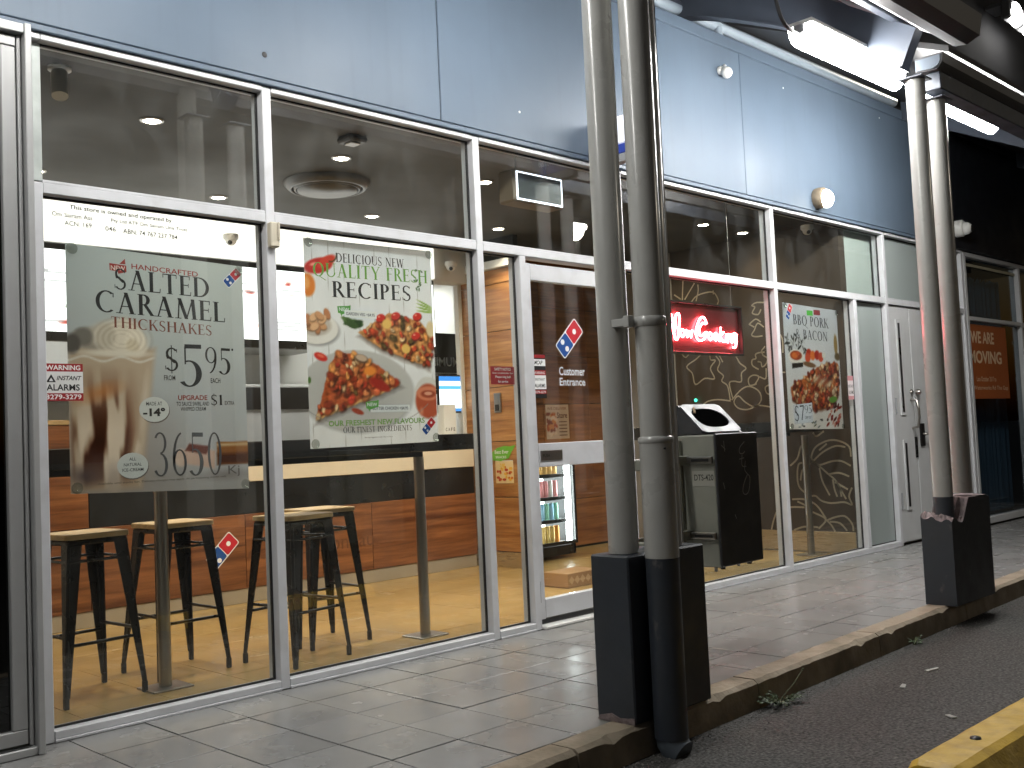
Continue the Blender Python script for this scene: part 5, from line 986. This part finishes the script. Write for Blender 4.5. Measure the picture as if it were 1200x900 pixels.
# ---- menu boards, bulkhead
bk = struct('wall_bulkhead', MB().box((1.57, 2.62, 2.50), (6.28, 2.80, 2.849)), WHITE)
hl = thing('header_panel', 'glowing white header panel above the menu screens', 'light box', (3.7, 2.6, 2.5)); part('panel', bb((1.58, 2.585, 2.505), (5.86, 2.6195, 2.80), .003), mat('lit header', (.9, .9, .88), .5, emit=1.5, ecol=(1, .97, .90)), hl)  # white panel that emits
def menu_paint(seed):
    def f(U, V):
        cv = Cv(U, V, (252, 252, 250)); r = np.random.RandomState(seed)
        for k in range(9): cv.ell(r.uniform(.1, .9), r.uniform(.12, .85), r.uniform(.02, .07), r.uniform(.02, .05), [(206, 120, 96), (190, 190, 180), (150, 60, 50), (230, 200, 170), (120, 130, 110)][k % 5], .4, r.uniform(0, 3), .7)
        for k in range(14): x, y = r.uniform(.05, .8), r.uniform(.1, .9); cv.lay(((U > x) & (U < x+.15) & (abs(V-y) < .008))*.8, (120, 120, 120))
        return cv.a
    return f
MS = bpy.data.materials.new('menu screen'); MS.use_nodes = True; t_ = MS.node_tree; p_ = t_.nodes['Principled BSDF']; vc_ = N(t_, 'VertexColor'); vc_.layer_name = 'Print'
t_.links.new(vc_.outputs[0], p_.inputs['Emission Color']); p_.inputs['Emission Strength'].default_value = L_MENU; p_.inputs['Base Color'].default_value = (.02, .02, .02, 1)
NAMES = ['first', 'second', 'third', 'fourth']
for i, (a, wd) in enumerate(((1.60, .24), (1.85, 1.52), (3.38, 1.51), (4.90, .96))):
    t = thing('menu_screen', NAMES[i]+' glowing white menu screen from the left, hung above the counter', 'screen', (a+wd/2, 2.6, 1.88), 'menu screens')
    part('case', bb((a, 2.602, 1.858), (a+wd, 2.66, 2.495), .004), BLACK, t); picture('picture', lambda x, z, e, a=a: (a+.012+x, 2.6018-e, 1.918+z), wd-.024, .535, 70, 40, menu_paint(i+4), MS, t); part('stand', bb((a+wd/2-.05, 2.661, 1.95), (a+wd/2+.05, 2.72, 2.40), .003), BLACK, t)
# ---- things on the counter and in the kitchen
pos = thing('till_monitor', 'till monitor with blue and white screen on the counter', 'monitor', (6.08, 2.8, 1.15))
part('bezel', bb((5.98, 2.74, 1.352), (6.275, 2.765, 1.69), .004), BLACK, pos); part('stand', bb((6.08, 2.766, 1.152), (6.20, 2.80, 1.40), .004), BLACK, pos)
def scr(U, V):
    cv = Cv(U, V, (246, 250, 252)); cv.lay((V > .86)*1., (40, 110, 180)); cv.lay(((V > .62) & (V < .74))*1., (70, 150, 205)); cv.lay((V < .08)*1., (60, 120, 180)); cv.lay(((abs(V-.5) < .02) & (U > .2) & (U < .8))*1., (190, 205, 215)); return cv.a
picture('screen', lambda x, z, e: (5.992+x, 2.7398-e, 1.366+z), .271, .31, 40, 40, scr, MS, pos)
hd_ = thing('card_holder', 'white leaflet holder on the counter in front of the till monitor', 'holder', (6.0, 2.66, 1.15)); part('box', bb((5.93, 2.62, 1.152), (6.07, 2.70, 1.42), .004), mat('white card', (.75, .74, .70), .6), hd_)
P = Print(placeY(2.62)); [P.text(c, 5.943+.03*k, 1.19, .018, .03, ink(60, 56, 54), .02) for k, c in enumerate('CAFE')]; P.build('lettering', hd_)
bs_ = thing('spend_sign', 'black sign board reading minimum spend behind the till', 'sign', (6.55, 3.4, 1.5)); part('board', bb((6.30, 3.40, 1.56), (6.87, 3.43, 2.15), .003), BLACK, bs_)
P = Print(placeY(3.40)); P.text('MINIMUM', 6.33, 1.83, .50, .085, WH, .005); P.rect(6.36, 1.60, .48, .004, WH); P.rect(6.36, 1.76, .48, .004, WH); P.rect(6.84, 1.60, .004, .164, WH); P.build('lettering', bs_)
mt = thing('make_table', 'stainless steel make table in the kitchen behind the counter', 'table', (4.5, 4.2, 0)); STEEL = mat('stainless steel', (.5, .5, .49), .35, .3, var=.05)
part('cabinet', bb((2.4, 4.0, .1), (6.0, 4.6, .95), .006), STEEL, mt); part('top', bb((2.35, 3.95, .951), (6.05, 4.65, .99), .005), STEEL, mt)
for x in (2.5, 3.3, 4.1, 4.9, 5.7): part('leg', MB().tube([(x, 4.1, .002), (x, 4.1, .1)], .025, 10), STEEL, mt)
ov_ = thing('pizza_oven', 'large quilted steel oven on the kitchen back wall', 'oven', (5.2, 5.1, 0)); part('body', bb((4.7, 4.85, .9), (6.1, 5.38, 1.75), .01), STEEL, ov_); part('stand', bb((4.8, 4.95, .002), (6.0, 5.35, .899), .01), BLACK, ov_); part('hood', MB().prism([(4.8, 2.1), (5.39, 2.1), (5.39, 2.6), (5.1, 2.6)], 'X', 4.6, 6.2), STEEL, ov_); part('control_panel', bb((4.75, 4.83, 1.5), (6.05, 4.8495, 1.72), .003), BLACK, ov_)
for k, (x, c, lbl) in enumerate(((2.75, (.55, .2, .15), 'red'), (3.15, (.2, .35, .15), 'green'), (3.55, (.6, .55, .4), 'tan'), (3.95, (.3, .3, .33), 'grey'), (4.40, (.65, .62, .55), 'cream'))):
    t = thing('ingredient_tub', lbl+' ingredient tub on the kitchen make table', 'tub', (x, 4.2, .99), 'ingredient tubs'); part('tub', bb((x, 4.1, .991), (x+.3, 4.4, 1.14), .012), mat('tub '+lbl, c, .5), t); part('rim', bb((x-.01, 4.09, 1.141), (x+.31, 4.41, 1.155), .004), STEEL, t)
kl = thing('kitchen_shelf', 'steel kitchen shelf with dark boxes below the menu screens', 'shelf', (3.3, 5.2, 1.5)); part('board', bb((1.7, 5.1, 1.62), (4.4, 5.39, 1.65), .004), STEEL, kl); part('bracket', bb((1.8, 5.2, 1.5), (1.83, 5.39, 1.62), .002), STEEL, kl); part('bracket', bb((4.2, 5.2, 1.5), (4.23, 5.39, 1.62), .002), STEEL, kl)
for k, x in enumerate((1.9, 2.5, 3.2, 3.8)): tag(link('storage_box', bb((x, 5.12, 1.651), (x+.45, 5.36, 1.86), .006).mesh('storage_box', [mat('dark crate', (.03, .03, .035), .5), mat('blue crate', (.05, .2, .5), .5)][k % 2])), ['leftmost black storage box', 'left blue storage box', 'right black storage box', 'right blue storage box'][k]+' on the kitchen shelf', 'box', 'boxes on the kitchen shelf')
# ---- card on the timber end wall, bell, intercom
cd = thing('snack_card', 'green leaf shaped price card with orange photo on the timber end wall', 'sign', (6.27, 2.25, .72))
PX = placeXneg(6.278, 2.40, .72); P = Print(PX); P.rect(.03, .0, .22, .19, ink(226, 200, 150)); r_ = random.Random(4)
for k in range(24): P.ell(.05+r_.uniform(0, .18), .02+r_.uniform(0, .13), r_.uniform(.01, .025), .012, ink(*[(214, 120, 40), (190, 70, 40), (236, 180, 70)][k % 3]), 10)
P.poly([(.0, .20), (.0, .27), (.06, .305), (.15, .32), (.22, .315), (.29, .325), (.24, .27), (.2, .215), (.1, .19)], ink(110, 180, 50)); P.text('3.95', .09, .12, .06, .05, ink(240, 190, 40), .03); P.text('Best Ever', .03, .255, .17, .03, WH, .01); P.text('SNACKS', .04, .215, .13, .02, WH, .01); P.build('print', cd); part('backing', bb((6.2782, 2.155, .72), (6.2795, 2.37, .915), .0005), WHITEP, cd)
ic = thing('wall_intercom', 'small silver keypad on the timber end wall above the price card', 'keypad', (6.27, 2.3, 1.35)); part('case', bb((6.262, 2.26, 1.33), (6.2795, 2.34, 1.50), .003), CHROME, ic); part('keys', bb((6.259, 2.275, 1.345), (6.2615, 2.325, 1.40), .001), BLACK, ic)
# ---- drinks fridge
FX0, FX1, FY, FZ = 6.60, 7.17, 2.25, .98
fr = thing('drinks_fridge', 'small lit drinks fridge full of cans, seen through the entrance door', 'fridge', (6.88, 2.45, 0))
part('cabinet', bb((FX0, FY+.40, .03), (FX1, FY+.45, FZ), .004).bbox((FX0, FY+.03, .03), (FX0+.03, FY+.40, FZ), .003).bbox((FX1-.03, FY+.03, .03), (FX1, FY+.40, FZ), .003).bbox((FX0, FY+.03, FZ-.05), (FX1, FY+.40, FZ+.02), .003).bbox((FX0, FY+.03, .03), (FX1, FY+.40, .12), .003), BLACK, fr)
part('lit_back', bb((FX0+.031, FY+.38, .121), (FX1-.031, FY+.399, FZ-.051), .002), mat('lit fridge liner', (.9, .92, .95), .5, emit=11, ecol=(.93, .97, 1)), fr)
for x, wt_ in ((FX0+.032, .03), (FX1-.095, .062)): part('light_tube', bb((x, FY+.035, .13), (x+wt_, FY+.06, FZ-.06), .004), mat('fridge tube', (.9, .95, 1), .4, emit=22, ecol=(.93, .97, 1)), fr)  # right tube drawn wider to carry its white glare
part('door_frame', bb((FX0, FY, .125), (FX0+.028, FY+.029, FZ), .003).bbox((FX1-.028, FY, .125), (FX1, FY+.029, FZ), .003).bbox((FX0+.028, FY, FZ-.06), (FX1-.028, FY+.029, FZ), .003).bbox((FX0+.028, FY, .125), (FX1-.028, FY+.029, .155), .003), BLACK, fr); part('door_glass', box((FX0+.028, FY+.012, .155), (FX1-.028, FY+.016, FZ-.06)), glass('fridge glass'), fr)
zsh = (.13, .335, .54, .745); cols = ((.85, .6, .2), (.3, .55, .75), (.75, .3, .32), (.9, .55, .2)); nm = ('yellow', 'blue green', 'red and white', 'orange')
for i, z in enumerate(zsh):
    sh_ = part('shelf', bb((FX0+.031, FY+.06, z), (FX1-.031, FY+.379, z+.012), .002), STEEL, fr); part('price_strip', bb((FX0+.032, FY+.045, z-.015), (FX1-.032, FY+.0595, z+.02), .002), BLACK, sh_)
    for k in range(6):
        x = FX0+.095+k*.062; t = None
        q = MB().lathe((x, FY+.115, z+.013), [(.024, 0), (.028, .01), (.028, .13), (.024, .145), (.024, .15)], 'Z', 14); c = cols[i]
        if i == 1 and k % 2: c = (.3, .65, .5)
        if i == 2 and k % 3 == 1: c = (.8, .8, .8)
        if i == 0 and k > 4: c = (.75, .3, .05)
        tag(link('drink_can', q.mesh('drink_can', mat('can %.2f %.2f %.2f' % c, c, .3, .3))), ['first', 'second', 'third', 'fourth', 'fifth', 'sixth'][k]+' can from the left on the '+['bottom', 'second lowest', 'third lowest', 'top'][i]+' fridge shelf of '+nm[i]+' cans', 'can', 'cans on fridge shelf %d' % (i+1))
cb = thing('carton', 'brown cardboard carton on the floor just inside the entrance door', 'box', (5.72, 1.0, 0)); CARD = mat('brown cardboard', (.36, .21, .09), .8, var=.08)
part('body', bb((5.59, .95, .002), (5.95, 1.20, .105), .004), CARD, cb); P = Print(placeY(.95)); [P.poly([(5.60+.06*k, .055), (5.63+.06*k, .085), (5.66+.06*k, .055), (5.63+.06*k, .025)], mat('card print', (.55, .38, .2), .8)) for k in range(6)]; P.build('printed_pattern', cb)
# ---- ceiling fittings
def downlight(x, y, label, e=1.):
    t = thing('downlight', label, 'light', (x, y, 2.85), 'ceiling downlights')
    part('trim_ring', MB().lathe((x, y, 2.8495), [(.062, 0), (.062, -.004), (.048, -.008), (.046, -.002), (.046, 0)], 'Z', 24), CHROME, t)
    part('lens', MB().lathe((x, y, 2.846), [(.045, 0), (.04, -.003), (0, -.004)], 'Z', 20), mat('lit downlight lens', (1, .95, .85), .4, emit=45, ecol=(1, .90, .72)), t)
    l = bpy.data.lights.new('downlight_beam', 'SPOT'); l.energy = L_DOWN*e; l.color = (1, .83, .60); l.spot_size = math.radians(125); l.spot_blend = .7; l.shadow_soft_size = .045
    o = bpy.data.objects.new('downlight_beam', l); COL.objects.link(o); o.parent = t; o.location = (0, 0, -.02)
for x, y, lb_, e in ((2.512, .93, 'leftmost lit downlight in the front row of the ceiling', 1.45), (3.733, .948, 'lit downlight between the smoke detector and the round diffuser', 1.45), (4.864, .875, 'lit downlight beside the upper mullion left of the reflected sign box', 1.45), (6.1, .9, 'lit downlight hidden behind the near columns', 1), (7.425, .875, 'lit downlight over the neon sign', .5), (8.05, .886, 'lit downlight by the mullion right of the neon sign', .35),
    (2.40, 2.236, 'leftmost lit downlight in the back row above the counter', .8), (3.623, 2.236, 'back row downlight seen at the lower edge of the first upper pane', .8), (4.864, 2.136, 'back row downlight below the round diffuser', .8), (6.03, 1.95, 'back row downlight near the timber end wall', 1.1), (7.9, 1.735, 'dim back row downlight near the mural wall', .35)): downlight(x, y, lb_, e)
for x, y, lb_ in ((3.0, 4.2, 'left white fluorescent panel over the kitchen'), (5.0, 4.2, 'middle white fluorescent panel over the kitchen'), (6.4, 4.2, 'right white fluorescent panel over the kitchen')):
    t = thing('kitchen_light', lb_, 'light', (x, y, 2.85), 'kitchen lights'); part('frame', bb((x-.62, y-.17, 2.765), (x+.62, y+.17, 2.7995), .004), WHITEP, t); part('diffuser', bb((x-.60, y-.15, 2.758), (x+.60, y+.15, 2.7648), .002), mat('lit kitchen panel', (.9, .9, .9), .5, emit=22, ecol=(1, .97, .92)), t)
df = thing('air_diffuser', 'round grey ceiling air diffuser in the second upper pane', 'vent', (4.0, 1.485, 2.85)); DF = mat('grey diffuser', (.085, .08, .074), .4)
part('outer_ring', MB().lathe((4.0, 1.485, 2.8495), [(.285, 0), (.28, -.02), (.25, -.05), (.235, -.05), (.24, -.02), (.24, 0)], 'Z', 40), DF, df); part('inner_ring', MB().lathe((4.0, 1.485, 2.8495), [(.232, -.01), (.215, -.055), (.205, -.055), (.215, -.01)], 'Z', 40), DF, df); part('disc', MB().lathe((4.0, 1.485, 2.80), [(.20, 0), (.196, -.012), (.0, -.02)], 'Z', 40), DF, df)
sm = thing('exit_sensor', 'small dark square detector on the ceiling above the round diffuser', 'sensor', (3.533, .568, 2.85)); part('base', bb((3.47, .50, 2.815), (3.60, .63, 2.8495), .01), mat('dark sensor', (.04, .035, .03), .4), sm); part('lens', bb((3.50, .53, 2.806), (3.57, .60, 2.8145), .003), STEEL, sm)
sl_ = thing('spotlight', 'white cylinder spotlight on the ceiling at the left end of the first upper pane', 'light', (1.84, .45, 2.75)); part('base', MB().lathe((1.85, .46, 2.8495), [(.05, 0), (.05, -.015), (.02, -.02)], 'Z', 20), WHITEP, sl_); part('can', MB().tube([(1.845, .45, 2.82), (1.83, .41, 2.70)], .035, 20), WHITEP, sl_)
def dome(x, y, z, label, up=True):
    t = thing('dome_camera', label, 'camera', (x, y, z), 'dome cameras'); part('base', MB().lathe((x, y, z), [(.055, 0), (.055, -.03), (.045, -.04)], 'Z', 20), WHITEP, t); part('dome', MB().sphere((x, y, z-.04), .042, 16), WHITEP, t); part('lens', MB().sphere((x-.02, y-.022, z-.062), .018, 10), BLACK, t)
dome(3.86, 2.50, 2.66, 'white dome camera in front of the header panel above the thickshake poster'); dome(6.02, 2.55, 2.66, 'white dome camera by the upper right corner of the recipes poster'); dome(8.05, .25, 2.80, 'beige dome camera in the upper pane right of the bulkhead lamp')
lbx = thing('reflected_sign_box', 'added box with glowing white rim standing for the sign reflected in the upper pane over the entrance', 'light box', (4.7, .25, 2.5))  # added box imitates the projecting sign's mirror image in the glass
part('casing', bb((4.46, .20, 2.535), (4.90, .34, 2.735), .012), mat('bronze casing', (.16, .12, .075), .45), lbx)
RIM = mat('glowing rim', (.9, .92, 1), .4, emit=2.2, ecol=(.86, .9, 1))
for a, b in (((4.478, .1935, 2.545), (4.888, .1995, 2.556)), ((4.478, .1935, 2.714), (4.888, .1995, 2.722)), ((4.478, .1935, 2.557), (4.490, .1995, 2.713)), ((4.880, .1935, 2.557), (4.888, .1995, 2.713))): part('rim', bb(a, b, .001), RIM, lbx)
part('face', bb((4.491, .195, 2.557), (4.879, .1995, 2.713), .001), mat('grey acrylic face', (.10, .115, .12), .15), lbx)
for x in (4.55, 4.82): part('rod', MB().tube([(x, .27, 2.735), (x, .27, 2.8495)], .005, 8), CHROME, lbx)
tag(link('green_led', MB().sphere((8.28, 1.654, 1.388), .016, 10).mesh('green_led', mat('green led', (0, .6, .4), .4, emit=2.5, ecol=(.1, 1, .65)))), 'small green indicator light glowing on the mural wall above the litter bin', 'light')

# ================================================================== OUTSIDE, SMALL THINGS
ws = thing('wheel_stop', 'yellow painted concrete wheel stop in the bottom right corner', 'wheel stop', (4.3, -2.68, RZ))
q = MB(); WP = [(-2.80, RZ+.001), (-2.535, RZ+.001), (-2.575, RZ+.075), (-2.60, RZ+.088), (-2.725, RZ+.088), (-2.755, RZ+.075)]
xs = [3.37, 3.40]+[3.45+.1*k for k in range(17)]+[5.12, 5.15]
for i, x in enumerate(xs):
    e = .985 if 0 < i < len(xs)-1 else .9
    for y, z in WP: q.v.append((x, -2.667+(y+2.667)*(1 if e > .95 else .88), RZ+.001+(z-RZ-.001)*(1 if e > .95 else .85)+random.uniform(-.0015, .0015)))
for i in range(len(xs)-1):
    for k in range(6): q.f.append([i*6+k, i*6+(k+1) % 6, (i+1)*6+(k+1) % 6, (i+1)*6+k]); q.m.append(0); q.sm.append(False)
for b_ in (0, (len(xs)-1)*6): q.f.append([b_+k for k in range(6)]); q.m.append(0); q.sm.append(False)
part('block', q, YELLOW, ws)
for x in (3.72, 4.8): part('fixing_bolt', MB().lathe((x, -2.66, RZ+.0885), [(.02, 0), (.018, .006), (0, .007)], 'Z', 12), DGREY, ws)
LEAFM = mat('weed leaf', (.05, .085, .035), .5, var=.3, vs=30); STEM = mat('weed stem', (.10, .12, .05), .6)
def weed(x, y, nl, h, label, seed, spread):
    r = random.Random(seed); t = thing('weed', label, 'plant', (x, y, RZ), 'weeds along the kerb'); stems = MB(); lv = MB()
    for k in range(nl):
        a = r.uniform(0, 6.28); L = r.uniform(.4, 1)*spread; hx_ = x+math.cos(a)*L; hy = min(KY(x)-.15, y+math.sin(a)*L*.55); hz_ = RZ+r.uniform(.01, h); stems.tube([(x+r.uniform(-.02, .02), y, RZ+.002), ((x+hx_)/2, (y+hy)/2, hz_*.5+RZ*.5+.02), (hx_, hy, hz_)], [.0018, .0015, .001], 5)
        for q_ in range(3):
            f = .5+.25*q_; c = Vector((x+(hx_-x)*f, y+(hy-y)*f, RZ+(hz_-RZ)*f+.004)); d = Vector((math.cos(a+r.uniform(-1, 1)), math.sin(a+r.uniform(-1, 1))*.7, r.uniform(-.2, .6))).normalized(); s_2 = d.cross(Vector((0, 0, 1))).normalized(); ll = r.uniform(.016, .034); w = ll*.34
            lv.add([c, c+d*ll*.5+s_2*w, c+d*ll+Vector((0, 0, -.003)), c+d*ll*.5-s_2*w, c+d*ll*.5+Vector((0, 0, .003))], [(0, 1, 4), (1, 2, 4), (2, 3, 4), (3, 0, 4)])
    part('stems', stems, STEM, t); o = part('foliage', lv, LEAFM, t); o['kind'] = 'stuff'; return t
w1 = weed(4.03, -1.70, 26, .055, 'large dark green weed in the corner of kerb and road right of the near pedestal', 3, .15)
part('flower_stalk', MB().tube([(4.05, -1.69, RZ+.02), (4.15, -1.70, RZ+.07), (4.23, -1.70, RZ+.115)], .0016, 6).sphere((4.232, -1.70, RZ+.118), .005, 8), STEM, w1)
weed(5.52, -1.63, 8, .035, 'small sparse weed at the foot of the kerb before the broken pedestal', 8, .07)
